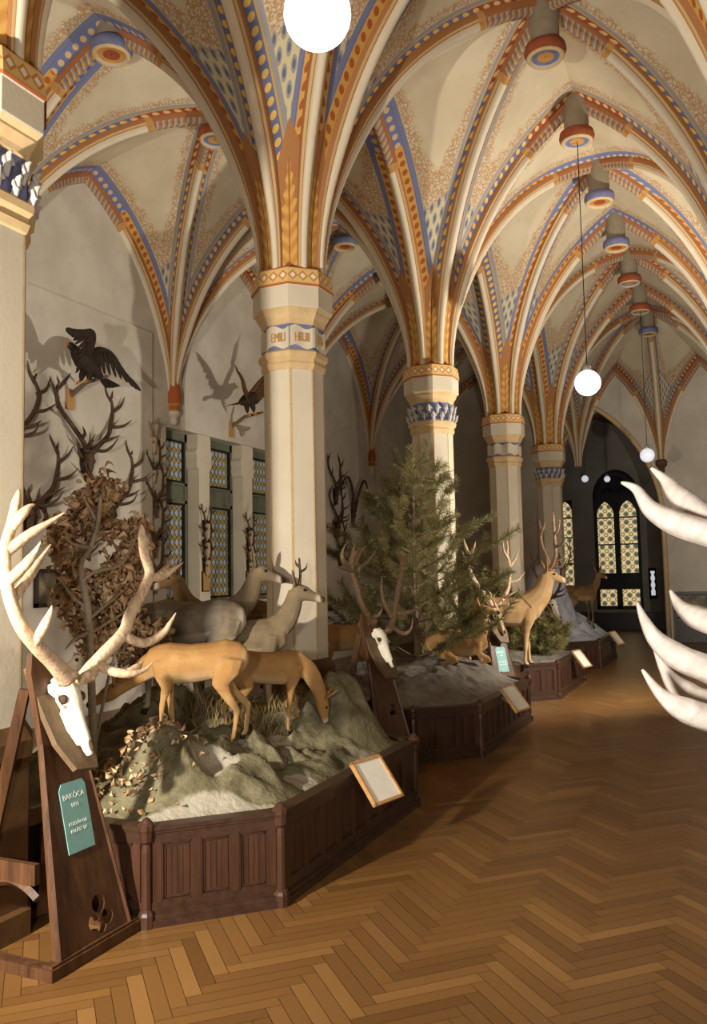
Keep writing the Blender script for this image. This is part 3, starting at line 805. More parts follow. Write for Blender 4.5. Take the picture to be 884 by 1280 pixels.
# ------------------------------------------------------------------ display plinths
LB = 3.76
POLY = [(2.237, 3.904), (2.237, 5.905), (2.60, 6.11), (4.6, 6.11), (4.6, 3.42), (2.721, 3.42)]     # (n, t)
HC = .483
def pdist(n, t):
    """inside distance to the plinth edge (case 0 frame)"""
    best = 9
    for i in range(6):
        a = V3(POLY[i]+(0,)); b = V3(POLY[(i+1) % 6]+(0,)); p = V3((n, t, 0)); d = b-a
        k = max(0, min(1, (p-a).dot(d)/d.dot(d))); best = min(best, (p-a-d*k).length)
    return best
BUMPS = {0: [(2.72, 5.62, .12, .30), (2.95, 5.9, .10, .25), (2.75, 3.95, .10, .35), (3.3, 4.3, .08, .5), (2.55, 4.6, -.06, .25), (3.0, 4.75, -.15, .75), (4.1, 5.45, .22, .5)],
         1: [(3.1, 9.4-LB, .10, .45), (3.6, 8.8-LB, .08, .6), (2.7, 9.5-LB, .05, .3)],
         2: [(3.2, 12.6-2*LB, .05, .6), (3.8, 12-2*LB, .12, .5)],
         3: [(3.1, 16.7-3*LB, .25, .5), (2.75, 17.05-3*LB, .12, .3)]}
BASEH = {0: .24, 1: .2, 2: .12, 3: .2}
AMP = {0: 1.0, 1: .5, 2: .4, 3: .9}
BOUL = []
_rb = random.Random(17)
for _ in range(46):
    BOUL.append((_rb.uniform(2.42, 3.15), _rb.uniform(3.55, 5.95), _rb.uniform(.07, .22), _rb.uniform(.35, .65), _rb.uniform(.75, 1.3)))
BOUL += [(2.72, 3.80, .34, .28, .9), (2.95, 4.15, .26, .25, 1.1), (2.6, 5.62, .30, .75, .8), (2.9, 5.75, .26, .6, 1.0), (2.95, 5.1, .25, .4, 1.1)]
def boulder(x, y):
    n, t = -x, y; best = 0
    wx = .06*noise.noise(V3((x*5, y*5, 2))); wy = .06*noise.noise(V3((x*5, y*5, 9)))
    for bn, bt, r, a, e in BOUL:
        q = ((n-bn+wx)/r)**2*e+((t-bt+wy)/r)**2/e
        if q < 1: best = max(best, a*r*(1-q)**.45)
    return best
SANDP = []
for px, py, r in ((175, 1015, .16), (215, 1012, .18), (255, 1005, .2), (270, 975, .14), (300, 1000, .16), (330, 995, .14), (285, 955, .1), (345, 935, .1), (470, 930, .14), (455, 905, .12), (440, 960, .08), (375, 960, .1)):
    _p = P(px, py, z=.56); SANDP.append((_p.x, _p.y, r))
def sandy(x, y):
    x += .07*noise.noise(V3((x*4, y*4, 1))); y += .07*noise.noise(V3((x*4, y*4, 6)))
    return min(1, 1.3*max(math.exp(-((x-a)**2+(y-b)**2)/(r*r)) for a, b, r in SANDP))
def ground(k, x, y):
    n, t = -x, y-k*LB
    d = pdist(n, t); s = smooth01(0, .42, d)
    h = HC-.03+BASEH[k]*smooth01(0, .75, d)
    for bn, bt, am, r in BUMPS[k]: h += am*math.exp(-((n-bn)**2+(t-bt)**2)/(r*r))*s
    p = V3((x*2.1, y*2.1, k*3.3))
    rg = 1-abs(noise.noise(p*1.35+V3((3, 7, 1))))*2
    h += AMP[k]*s*(.05*noise.noise(p)+.085*(rg*rg-.45)+.07*abs(noise.noise(p*2.3))+.035*noise.noise(p*5)+.018*noise.noise(p*11))
    c = noise.cell_vector(V3((x*4, y*4, 0)))
    m = sandy(x, y) if k == 0 else 0
    h0 = HC-.03+BASEH[k]*smooth01(0, .75, d)*.8
    h = lerp(h, h0+.01*noise.noise(p*4), .75*m)
    return h+AMP[k]*s*.012*c.x*(1-m)+(boulder(x, y)*s*(1-m) if k == 0 else 0)
def make_plinth(k, label, mat):
    root = empty('display_plinth', (-3.4, 4.77+k*LB, 0), label, 'plinth', 'wood panelled diorama plinths')
    o0 = root.location
    pts = [V3((-n, t+k*LB, 0))-o0 for n, t in POLY]
    cen = V3((0, 0, 0))
    for i in range(6):
        a, b = pts[i], pts[(i+1) % 6]; d = (b-a); L = d.length; u = d/L; w = V3((u.y, -u.x, 0))
        if w.dot((a+b)/2-cen) < 0: w = -w
        m = axes(a, u, w, (0, 0, 1)); mb = MB()
        def B(u0, u1, w0, w1, z0, z1, mi=0): mb.box((u0, w0, z0), (u1, w1, z1), mi, m)
        B(0, L, -.05, 0, 0, HC-.02)
        B(0, L, -.05, .035, 0, .035, 1); B(0, L, -.05, .025, .035, .06, 1); B(0, L, -.05, .012, .06, .075, 1)
        B(0, L, -.05, .022, HC-.035, HC-.02, 1); B(0, L, -.06, .03, HC-.02, HC, 1)
        B(0, L, 0, .014, .075, .115, 1); B(0, L, 0, .014, HC-.085, HC-.035, 1)
        npan = max(1, round((L-.1)/.21)); pw = (L-.1)/npan
        for j in range(npan+1):
            c = .05+j*pw; B(max(0, c-.022), min(L, c+.022), 0, .014, .115, HC-.085)
        for j in range(npan):
            x0, x1 = .05+j*pw+.022, .05+(j+1)*pw-.022; z0, z1 = .115, HC-.085
            for q in (.0, .012): 
                B(x0+q, x0+q+.008, 0, .012-q*.5, z0+q, z1-q); B(x1-q-.008, x1-q, 0, .012-q*.5, z0+q, z1-q)
                B(x0+q, x1-q, 0, .012-q*.5, z0+q, z0+q+.008, 1); B(x0+q, x1-q, 0, .012-q*.5, z1-q-.008, z1-q, 1)
            for q in range(1, 4):   # fluted boards
                xx = x0+.02+(x1-x0-.04)*q/4; B(xx-.002, xx+.002, 0, .003, z0+.03, z1-.03)
        mb.build('side_panel', ['mahogany', 'mahogany_x'], root)
    for i in range(6):
        p = pts[i]; mb = MB()
        mb.lathe([(.045, 0), (.045, .06), (.038, .075), (.028, .085), (.026, .2), (.028, .36), (.024, HC-.085), (.036, HC-.07), (.04, HC-.03), (.045, HC-.015), (.045, HC+.005), (.03, HC+.02), (.018, HC+.035), (.0, HC+.045)], 10, p, 0, PI/8)
        mb.build('corner_post', 'mahogany', root, smooth=False)
    # terrain
    per = []; 
    for i in range(6):
        a, b = POLY[i], POLY[(i+1) % 6]; L = math.dist(a, b); q = max(3, int(L/.03))
        per += [(lerp(a[0], b[0], j/q), lerp(a[1], b[1], j/q)) for j in range(q)]
    ce = (3.3, 4.78); RN = 64; vs = []; fs = []; sand = []; np_ = len(per)
    for r_ in range(RN+1):
        s = 1-(r_/RN)*.985
        for n, t in per:
            nn, tt = ce[0]+(n-ce[0])*s, ce[1]+(t-ce[1])*s
            x, y = -nn, tt+k*LB; z = ground(k, x, y); vs.append(V3((x, y, z))-o0)
    for r_ in range(RN):
        for i in range(np_): a, b = r_*np_+i, r_*np_+(i+1) % np_; fs.append((a, b, b+np_, a+np_))
    fs.append(tuple(RN*np_+i for i in range(np_)))
    for v in vs:
        x, y = v.x+o0.x, v.y+o0.y; e = .06
        gx = ground(k, x+e, y)-ground(k, x-e, y); gy = ground(k, x, y+e)-ground(k, x, y-e)
        sl = math.hypot(gx, gy)/(2*e); sand.append(max(0, min(1, (1.25*sandy(x, y) if k == 0 else .3)+.12*noise.noise(V3((x*3, y*3, 5))))))
    mb = MB(); mb.add(vs, fs, 0, sand=sand); mb.build('rockwork', mat, root, smooth=True)
    return root
plinths = [make_plinth(0, 'nearest dark wood plinth with mossy rocks under the roe deer', 'rock'),
           make_plinth(1, 'second dark plinth covered in grey earth, carrying the tall pine tree', 'earth'),
           make_plinth(2, 'third dark plinth with brown earth under the red deer stag', 'earth'),
           make_plinth(3, 'farthest dark plinth topped by a blue grey rock mass', 'ice')]
# tall blue-grey crag on the last plinth
def crag():
    mb = MB(); k = 3; rr = random.Random(3)
    base = V3((-3.16, 15.6, 0)); h = []
    N = 26; rings = 22; vs = []; fs = []
    for i in range(rings+1):
        w = i/rings; z = .45+1.4*w
        for j in range(N):
            a = 2*PI*j/N; r_ = lerp(.52, .29, w**.8)*(1+.22*noise.noise(V3((math.cos(a)*1.3, math.sin(a)*1.3, z*1.8)))+.10*noise.noise(V3((math.cos(a)*3, math.sin(a)*3, z*5))))
            if w > .9: r_ *= math.sqrt(max(0, 1-((w-.9)/.1)**2))*.8+.2
            vs.append(base+V3((math.cos(a)*r_*1.0-.1*w, math.sin(a)*r_*.8+.2*w, z)))
    for i in range(rings):
        for j in range(N): a, b = i*N+j, i*N+(j+1) % N; fs.append((a, b, b+N, a+N))
    fs.append(tuple(rings*N+j for j in range(N)))
    mb.add([v-plinths[3].location for v in vs], fs); mb.build('crag', 'ice', plinths[3], smooth=True)
crag()

# caption cards leaning on the plinth rims
def card(t, label, tilt=.9):
    n = 2.237
    top = V3((-n+.01, t, HC+.07)); dn = V3((.62, 0, -.78)).normalized(); nr = V3((.78, 0, .62)).normalized()
    m = axes(top, (0, 1, 0), -dn, nr) @ Matrix.Rotation(0, 4, 'Z'); rz_ = Matrix.Rotation(math.radians(-14), 4, 'Z'); m = Matrix.Translation(top+V3((.05, 0, .0))) @ rz_ @ Matrix.Translation(-top) @ m       # x along aisle, y up the slope, z out
    root = empty('caption_board', None, label, 'sign', 'caption cards on the plinth rims', mat=m)
    w, h = .145, .30
    b = MB()
    for lo, hi in (((-w, -h, 0), (w, -h+.018, .02)), ((-w, -.018, 0), (w, 0, .02)), ((-w, -h, 0), (-w+.018, 0, .02)), ((w-.018, -h, 0), (w, 0, .02))): b.box(lo, hi)
    b.box((-w+.005, -h+.005, -.012), (w-.005, -.005, .002)); b.build('wooden_frame', 'pale_wood', root)
    b = MB(); b.box((-w+.018, -h+.018, .002), (w-.018, -.018, .010)); b.build('paper', 'card', root)
    b = MB(); b.tube([(0, -h*.5, -.005), (0, -h*.45, -.09), (0, -h*.02, -.12)], [.012]*3, 6); b.build('bracket', 'steel', root)
card(4.86, 'white caption card in a pale wood frame on the nearest plinth')
card(8.42, 'framed caption card on the plinth below the tall pine')
card(12.42, 'framed caption card on the plinth below the red deer stag')
card(16.35, 'farthest framed caption card, on the blue grey rock plinth')

# ------------------------------------------------------------------ antlers and skulls
def antler_mesh(beam, tines, rb, rt, name, m, parent, n=9, k=6):
    mb = MB(); p = spline(beam, k); N = len(p)
    def rad(i): 
        w = i/(N-1); return lerp(rb*1.25, rb, min(1, w*6))*lerp(1, .62, w)*(1 if w < .93 else max(.22, (1-w)/.07*.78+.22))
    mb.tube(p, [rad(i) for i in range(N)], n)
    for tn in tines:
        q = spline(tn, k); Q = len(q)
        mb.tube(q, [lerp(rt*1.15, rt*.8, i/(Q-1))*(1 if i/(Q-1) < .45 else lerp(1, .14, (i/(Q-1)-.45)/.55)) for i in range(Q)], 7)
    mb.ball(p[0], (rb*1.6, rb*1.6, rb*.8), 10, 6)        # burr
    return mb.build(name, m, parent, smooth=True)
def red_antler(side, s, rr, m, parent, spread=1.0, th=1.0):
    j = lambda: V3((rr.uniform(-.02, .02), rr.uniform(-.02, .02), rr.uniform(-.03, .03)))
    f = lambda pts: [V3((p[0]*side*spread, p[1], p[2]))*s for p in pts]
    J = j(); K = j()
    beam = [(.035, 0, .02), (.10, .03, .12), (.21, .03, .27), (.30+J.x, -.02, .45), (.34+J.x, -.05, .62), (.31+K.x, -.06, .80)]
    t = [[(.05, .01, .05), (.09, .12, .05), (.15, .20, .12), (.18, .23, .22)],
         [(.12, .03, .15), (.17, .14, .19), (.23, .20, .27)],
         [(.265, .0, .38), (.37, .07, .42), (.46, .12, .53)],
         [(.335, -.05, .60), (.42, -.02, .70), (.46, .0, .84)],
         [(.32, -.06, .72), (.25, -.05, .84), (.21, -.03, .95)],
         [(.315, -.06, .78), (.35, -.09, .90), (.36, -.08, 1.0)]]
    t = [[tuple(V3(p)+(j()*.6 if i else V3())) for i, p in enumerate(q)] for q in t]
    antler_mesh(f(beam), [f(q) for q in t], .025*s*th, .015*s*th, 'antler', m, parent, 8, 5)
def roe_antler(side, s, m, parent):
    f = lambda pts: [V3((p[0]*side*(1.9 if s > 1.2 else 1), p[1], p[2]))*s for p in pts]
    antler_mesh(f([(.022, 0, 0), (.035, .0, .08), (.05, -.01, .15), (.045, -.02, .22)]), [f([(.04, 0, .11), (.045, .04, .14), (.05, .05, .18)]), f([(.048, -.01, .15), (.055, -.04, .17), (.06, -.05, .20)])], .013*s, .008*s, 'antler', m, parent, 7, 4)
def skull_mesh(s, m, parent, sock='socket_shade', full=True):
    """z up (nose down), y away from the board"""
    mb = MB()
    secs = [(.075, .045, .05, .03), (.04, .055, .065, .055), (-.02, .055, .075, .06), (-.07, .05, .07, .06), (-.12, .045, .052, .05), (-.19, .045, .038, .04), (-.27, .042, .033, .033), (-.34, .036, .03, .026), (-.375, .032, .018, .016)]
    mb.tube([(0, y, z) for z, y, a, b in secs], [(a, b) for z, y, a, b in secs], 16, up=(0, 1, 0))
    for sd in (-1, 1):
        mb.tube([(sd*.03, .05, .05), (sd*.045, .05, .085)], [.026, .024], 10)
        mb.tube([(sd*(.068+.03*math.sin(a)), .062+.0*a, -.055+.038*math.cos(a)) for a in [PI*i/8 for i in range(9)]], [.011]*9, 7)
        mb.tube([(sd*.05, .02, -.1), (sd*.045, .012, -.2), (sd*.03, .015, -.3)], [.018, .016, .01], 8)
        mb.tube([(sd*.075, .04, -.02), (sd*.08, .02, .02), (sd*.06, .02, .06)], [.01, .01, .012], 7)
    mb.v = [tuple(V3(v)*s) for v in mb.v]
    o = organic('skull', mb, .0075*s, m, parent, smooth=2)
    for sd in (-1, 1):
        e = MB(); e.ball(V3((sd*.068, .07, -.055))*s, (.019*s, .030*s, .027*s), 10, 7); e.build('eye_socket', sock, o, smooth=True)
    e = MB(); e.ball(V3((0, .062, -.33))*s, (.014*s, .017*s, .034*s), 8, 7); e.build('nasal_opening', sock, o, smooth=True)
    return o

# wall mounted trophies: x -> -t, y -> away from wall, z up
def trophy(t, z, s, label, seed, kind='red', m='antler_dark', bone='brown_bone', x=WALLX+.055, group='antler trophies on the left wall', spread=1.0, plaque=True):
    if kind == 'red' and t < 9: spread = 1.45
    root = empty('antler_trophy', None, label, 'trophy', group, mat=axes((x, t, z), (0, -1, 0), (1, 0, 0), (0, 0, 1)))
    rr = random.Random(seed)
    if plaque:
        b = MB(); w = (.12 if kind == 'red' else .075)*s
        b.prism([(-w, .10*s), (w, .10*s), (w*.95, -.1*s), (w*.5, -.26*s), (0, -.32*s), (-w*.5, -.26*s), (-w*.95, -.1*s)] if kind == 'red' else [(-w, .08*s), (0, .1*s), (w, .08*s), (w*.8, -.12*s), (0, -.17*s), (-w*.8, -.12*s)], .02, axes((0, 0.02, 0), (1, 0, 0), (0, 0, 1), (0, -1, 0)))
        b.build('plaque', 'dark_wood', root)
    sk = skull_mesh(s*(.8 if kind == 'red' else .5), bone, root)
    sk.location = (0, .02, 0)
    ys = .05*s if kind == 'red' else .04*s
    for sd in (-1, 1):
        if kind == 'red': red_antler(sd, s, rr, m, root, spread, th=1.4)
        else: roe_antler(sd, s*1.15, m, root)
    for ch in root.children:
        if ch.name.startswith('antler'): ch.location = (0, ys, .05*s)
    return root

# ------------------------------------------------------------------ antler stands
def make_stand(t, label, label_tag=True, dx=0.0, sgn=1, n0=2.77):
    """A-frame stand; the board faces the aisle (+x when sgn=1) and leans back"""
    root = empty('antler_stand', (-n0, t, 0), label, 'stand', 'wooden antler stands between the plinths')
    if sgn < 0: root.rotation_euler = (0, 0, PI)
    elif dx: root.rotation_euler = (0, 0, math.radians(dx))
    lean = .235
    up = V3((-lean, 0, 1)).normalized(); nr = V3((up.z, 0, -up.x))
    m = axes((0, 0, 0), (0, 1, 0), up, nr)       # x along t, y up the board, z outward
    b = MB()
    b.prism([(-.245, .03), (.245, .03), (.17, .62), (.115, 1.02), (.12, 1.22), (-.10, 1.40), (-.13, 1.30), (-.13, .95), (-.18, .55)], .035, m)
    board = b.build('front_board', 'stand_wood', root)
    cut = MB()
    for cx, cy, r_ in ((.045, .20, .042), (.0, .13, .036), (.09, .13, .036), (.045, .10, .03)): cut.lathe([(r_, -.1), (r_, .1)], 14, (cx, cy, 0))
    for cx, cy, r_ in ((.05, .58, .03), (.03, .53, .026), (.075, .53, .026)): cut.lathe([(r_, -.1), (r_, .1)], 14, (cx, cy, 0))
    cut.v = [tuple(m @ V3(v)) for v in cut.v]
    # each punch joins the previous, so cut one at a time
    per = 28; fpp = 16
    nb = len(cut.v)//per
    for i in range(nb):
        c = MB(); c.v = cut.v[i*per:(i+1)*per]; c.f = [tuple(q-i*per for q in f) for f in cut.f[i*fpp:(i+1)*fpp]]; c.m = [0]*len(c.f)
        co = c.build('cutter', 'stand_wood', root); md = board.modifiers.new('b', 'BOOLEAN'); md.operation = 'DIFFERENCE'; md.object = co; md.solver = 'EXACT'
        me = bpy.data.meshes.new_from_object(board.evaluated_get(bpy.context.evaluated_depsgraph_get())); board.modifiers.clear(); board.data = me; bpy.data.objects.remove(co)
    # edge battens and back legs
    b = MB()
    for x0, x1 in (((-.235, .05), (-.135, .97)), ((.225, .05), (.115, .97))):
        p0, p1 = m @ V3((x0[0], x0[1], .03)), m @ V3((x1[0], x1[1], .03))
        b.tube([p0, p1], [.016, .012], 4)
    b.build('edge_batten', 'stand_wood', root)
    for y in (-.26, .2):
        b = MB(); b.tube([(-.50, y, .04), (-.30, y*.5+.0, 1.20)], [(.03, .05), (.025, .04)], 4, up=(0, 1, 0)); b.build('back_leg', 'stand_wood', root)
    b = MB(); b.box((-.03, -.30, 0), (.045, .30, .05)); b.box((-.02, -.29, .05), (.035, .29, .062)); b.build('foot_rail', 'stand_wood', root)
    for y in (-.27, .27):
        b = MB(); b.box((-.56, y-.03, 0), (-.03, y+.03, .05)); b.build('foot_rail', 'stand_wood', root)
    b = MB(); b.box((-.50, -.25, .50), (-.46, .22, .58)); b.box((-.44, -.24, .36), (-.12, -.21, .45))
    n = 10; arc = [(-.44+.32*i/n, .36-.10*math.cos(PI*(i/n-.5))*0-.06*(abs(i/n-.5)*2)**2) for i in range(n+1)]
    b.tube([(x, -.225, z) for x, z in arc], [.022]*(n+1), 4); b.build('cross_brace', 'stand_wood', root)
    # plaque
    pu = V3((-.50, 0, .86)).normalized(); pn = V3((pu.z, 0, -pu.x))
    o = m @ V3((0, 1.03, .0)); o = o+pn*.05
    pm = axes(o, (0, 1, 0), pu, pn)
    b = MB(); b.prism([(-.10, .30), (.07, .34), (.12, .22), (.115, -.12), (.07, -.26), (-.06, -.24), (-.115, -.10), (-.12, .18)], .03, pm)
    b.build('plaque', 'plaque_wood', root)
    if label_tag:
        lm = m @ axes((.0, .62, .036), (1, 0, 0), (0, 1, 0), (0, 0, 1))
        b = MB(); b.prism([(-.085, -.165), (.085, -.165), (.085, .125), (.07, .15), (-.065, .15), (-.085, .12)], .004, lm)
        tg = b.build('tag', 'teal', root)
        for s, sz, y in (('BAKÓCA', .034, .075), ('1893', .026, .035), ('KOLLÁR GB', .022, -.045), ('PALÁST BP', .022, -.078)):
            text('tag_lettering', s, sz, lm @ axes((0, y, .0042), (1, 0, 0), (0, 1, 0), (0, 0, 1)), 'ink', tg)
        if t > 4: tg.scale = (1, 1, 1)
    return root, pm, pu, pn
def skull_on(root, pm, pu, pn, m_antl, bone, label, s=.62, custom=None, seed=1, asz=.9):
    rw = root.matrix_world if False else Matrix.Translation(root.location) @ root.rotation_euler.to_matrix().to_4x4()
    Mx = rw @ pm
    xax = Mx.to_3x3() @ V3((-1, 0, 0)); yax = Mx.to_3x3() @ V3((0, 0, 1)); zax = Mx.to_3x3() @ V3((0, 1, 0))
    base = Mx @ V3((.02, .13, .03))
    fr = axes(base, xax, yax, zax)
    r2 = empty('antlered_skull', None, label, 'skull', 'stag skulls hung on the stands', mat=fr)
    sc = s/.45
    skull_mesh(sc, bone, r2)
    inv = fr.inverted()
    if custom:
        for beam, tines, rb, rt in custom:
            antler_mesh([inv @ p for p in beam], [[inv @ p for p in q] for q in tines], rb, rt, 'antler', m_antl, r2, 12, 7)
    else:
        rr = random.Random(seed)
        tip = Matrix.Rotation(math.radians(-28), 4, 'X')
        for sd in (-1, 1):
            red_antler(sd, asz, rr, m_antl, r2, 1.15, 1.35)
        for ch in r2.children:
            if ch.name.startswith('antler'): ch.matrix_local = Matrix.Translation((0, .04, .06)) @ tip
    return r2
LABEL_S = 'dark wooden A-frame stand'
# 1: nearest
st = make_stand(3.10, 'dark wooden A-frame stand with cut-out holes and a teal tag at the lower left')
def path(l, n): return [P(x, y, n=n+dn) for x, y, dn in l]
n1 = 2.80
right = (path([(108, 846, .03), (117, 832, .02), (131, 816, 0), (155, 790, -.02), (163, 768, -.02), (180, 736, .0), (187, 716, .02), (180, 690, .03), (177, 655, .04)], n1),
         [path([(186, 722, .02), (203, 720, .0), (216, 712, -.02), (229, 703, -.04)], n1), path([(200, 720, .0), (208, 711, .02), (214, 700, .04)], n1),
          path([(154, 794, -.02), (179, 804, -.08), (203, 792, -.12), (213, 778, -.14), (220, 766, -.15)], n1),
          path([(122, 830, .0), (140, 839, -.08), (162, 842, -.14), (180, 838, -.17), (192, 827, -.18)], n1), path([(160, 842, -.13), (172, 834, -.13), (179, 826, -.13)], n1)], .036, .0225)
left = (path([(84, 848, .0), (66, 828, -.02), (44, 806, -.03), (25, 780, -.03), (10, 738, 0), (6, 692, .03), (16, 650, .06), (24, 612, .08)], n1),
        [path([(42, 806, -.03), (54, 786, -.1), (62, 768, -.13), (65, 757, -.14)], n1), path([(8, 690, .03), (34, 670, -.02), (58, 655, -.06), (82, 640, -.1)], n1),
         path([(9, 728, .0), (32, 706, -.06), (44, 690, -.08), (51, 677, -.1)], n1), path([(14, 752, .0), (36, 722, .06), (52, 698, .1), (64, 680, .12)], n1), path([(14, 660, .05), (26, 645, .0), (36, 634, -.02), (44, 630, -.03)], n1)], .036, .0225)
skull_on(*st, 'antler_pale', 'bone', 'large white stag skull with pale antlers on the nearest stand', .40, [right, left])
# 2
st = make_stand(6.66, 'dark wooden A-frame stand between the first two plinths', False, n0=2.66, dx=-18)
n2 = 2.66
l2 = (path([(466, 778, 0), (461, 771, 0), (452, 756, 0), (444, 728, 0), (439, 714, 0), (440, 700, 0), (446, 688, .0)], n2),
      [path([(440, 714, 0), (430, 710, -.05), (421, 709, -.1)], n2), path([(438, 712, 0), (429, 700, -.06), (428, 690, -.06), (433, 679, -.07)], n2), path([(441, 702, .0), (442, 690, .02), (443, 679, .03)], n2),
       path([(443, 705, 0), (450, 692, .04), (458, 681, .06)], n2), path([(448, 712, 0), (460, 702, .08), (470, 689, .1)], n2), path([(462, 772, 0), (473, 769, -.12), (478, 760, -.16)], n2)], .028, .017)
r2_ = (path([(486, 788, 0), (490, 780, 0), (493, 766, 0), (498, 735, 0), (503, 712, 0), (502, 700, 0), (496, 688, 0)], n2),
       [path([(502, 706, 0), (507, 698, .03), (504, 688, .05)], n2), path([(494, 767, 0), (508, 766, -.08), (524, 760, -.14), (534, 749, -.18)], n2),
        path([(490, 784, 0), (505, 792, -.12), (514, 786, -.18), (516, 772, -.2)], n2), path([(490, 772, 0), (480, 752, .08), (477, 735, .1), (478, 720, .12)], n2)], .028, .017)
skull_on(*st, 'antler_tan', 'bone', 'stag skull with many-tined brown antlers before the tall pine', .36, [l2, r2_])
# 3, 4
st = make_stand(10.42, 'dark wooden A-frame stand between the pine plinth and the stag plinth', n0=2.66, dx=-32)
skull_on(*st, 'antler_pale', 'bone_old', 'yellowed stag skull with upright antlers left of the standing stag', .36, seed=11, asz=.92)
st = make_stand(14.05, 'dark A-frame stand in front of the blue grey crag', False, n0=2.66, dx=-32)
skull_on(*st, 'antler_dark', 'bone', 'white stag skull with dark antlers in front of the blue grey crag', .38, seed=5, asz=.82)
# 5: near the camera, right edge
tr = 1.62
def Q(l): return [P(x, y, t=tr+d) for x, y, d in l]
rs_m = MB()
stR = make_stand(1.75, 'dark wooden antler stand standing just outside the right edge', False, sgn=-1, n0=-.52)
beamR = Q([(1010, 905, .05), (985, 880, .03), (958, 850, .0), (940, 800, -.02), (932, 740, -.02), (938, 690, 0), (950, 640, .03), (965, 590, .06)])
tinesR = [Q([(944, 700, 0), (900, 672, -.02), (851, 656, -.02), (815, 637, 0), (796, 612, .02), (777, 603, .03)]), Q([(946, 668, .0), (895, 655, .04), (851, 622, .08), (832, 600, .1), (814, 585, .1)]),
          Q([(936, 860, 0), (890, 838, -.03), (851, 822, -.04), (822, 800, -.03), (806, 775, -.02), (797, 753, 0)]), Q([(960, 880, .03), (890, 880, .05), (851, 861, .06), (832, 838, .07), (817, 806, .08)]),
          Q([(975, 905, .0), (900, 900, -.05), (851, 884, -.07), (825, 866, -.06), (803, 837, -.05)]), Q([(934, 790, .1), (880, 775, .14), (853, 760, .16), (838, 738, .18)])]
_b = Matrix.Translation(stR[0].location) @ stR[0].rotation_euler.to_matrix().to_4x4() @ stR[1] @ V3((.02, .13, .03)); _d = beamR[0]-_b
stR[0].location.x += _d.x+.09; stR[0].location.y += _d.y+.02
_b = Matrix.Translation(stR[0].location) @ stR[0].rotation_euler.to_matrix().to_4x4() @ stR[1] @ V3((.04, .19, .07)); beamR.insert(0, _b)
skull_on(*stR, 'antler_white', 'bone', 'white antlers with long curved tines reaching in at the right edge', .40, [(beamR, tinesR, .030, .0235)])

# ------------------------------------------------------------------ left wall trophies
T = trophy
T(8.32, 3.30, 1.05, 'dark antlers spread wide on the left wall below the dark eagle', 1)
T(6.95, 3.28, 1.05, 'dark antlers at the left edge, beside the wide set below the eagle', 2)
T(7.35, 2.52, 1.0, 'dark antlers low on the left wall at the left edge', 3)
T(8.75, 2.62, 1.0, 'dark antlers directly below the widest set, behind the oak branches', 4)
T(8.05, 1.95, .9, 'dark antlers lowest on the left wall, beside the framed picture', 6)
g2 = 'trophies stacked beside the first window'
T(9.72, 3.72, 1.15, 'topmost small trophy on the wall edge left of the window', 7, 'roe', 'antler_tan', 'bone_old', group=g2, plaque=False, x=WALLX+.01)
T(9.72, 3.25, .55, 'second trophy down on the wall edge left of the window', 8, 'red', 'antler_dark', 'bone_old', group=g2, plaque=False, x=WALLX+.01)
T(9.75, 2.78, .66, 'third trophy down on the wall edge left of the window', 9, 'red', group=g2, plaque=False, x=WALLX+.01)
T(9.72, 2.22, .72, 'fourth trophy down on the wall edge left of the window', 10, 'red', group=g2, plaque=False, x=WALLX+.01)
T(9.70, 1.72, .75, 'lowest trophy on the wall edge left of the window', 12, 'red', group=g2, plaque=False, x=WALLX+.01)
g3 = 'small roe trophies on the window posts'
for t, nm, zs in ((11.015, 'first', (2.52, 2.22, 1.94)), (12.315, 'second', (2.46, 2.20, 1.92))):
    for z, w in zip(zs, ('highest', 'middle', 'lowest')):
        T(t, z, 1.2, f'{w} small roe skull on the {nm} white window post', int(z*10), 'roe', 'antler_dark', 'bone_old', x=WALLX+.03, group=g3)
    b = MB(); b.box((WALLX+.02, t-.10, 1.50), (WALLX+.045, t+.10, 1.82)); b.box((WALLX+.045, t-.085, 1.515), (WALLX+.05, t+.085, 1.805), 1)
    tag(b.build('wooden_plaque', ['dark_wood', 'pale_wood'], origin=(WALLX+.03, t, 1.66)), f'brown wooden plaque low on the {nm} white window post', 'plaque', 'plaques on the window posts')
g4 = 'antlers on the far part of the left wall'
T(15.7, 3.45, .85, 'dark antlers high on the wall right of the large column', 21, group=g4, x=WALLX+.06)
T(15.75, 2.75, .85, 'dark antlers midway down the wall right of the large column', 22, group=g4, x=WALLX+.06)
T(15.85, 2.15, .8, 'dark antlers lowest on the wall right of the large column', 23, group=g4, x=WALLX+.06)
def horns(t, z, s, label):
    root = empty('ibex_trophy', None, label, 'trophy', g4, mat=axes((WALLX+.06, t, z), (0, -1, 0), (1, 0, 0), (0, 0, 1)))
    skull_mesh(s*.8, 'brown_bone', root)
    for sd in (-1, 1):
        mb = MB(); pts = spline([(sd*.04*s, .05, .05*s), (sd*.16*s, .10, .45*s), (sd*.40*s, .12, .75*s), (sd*.62*s, .10, .66*s), (sd*.70*s, .08, .38*s)], 6)
        mb.tube(pts, [lerp(.045, .012, i/(len(pts)-1))*s for i in range(len(pts))], 8); mb.build('horn', 'antler_dark', root, smooth=True)
horns(16.55, 3.05, 1.0, 'long curved ibex horns on the wall beside the dark shadow')
horns(19.4, 3.2, 1.1, 'curved ibex horns on the wall behind the tall pine')
T(22.0-2.0, 2.9, .95, 'dark antlers on the far left wall, between two columns', 31, group=g4, x=WALLX+.02)
T(20.9, 2.3, .95, 'dark antlers low on the far left wall, between two columns', 32, group=g4, x=WALLX+.02)
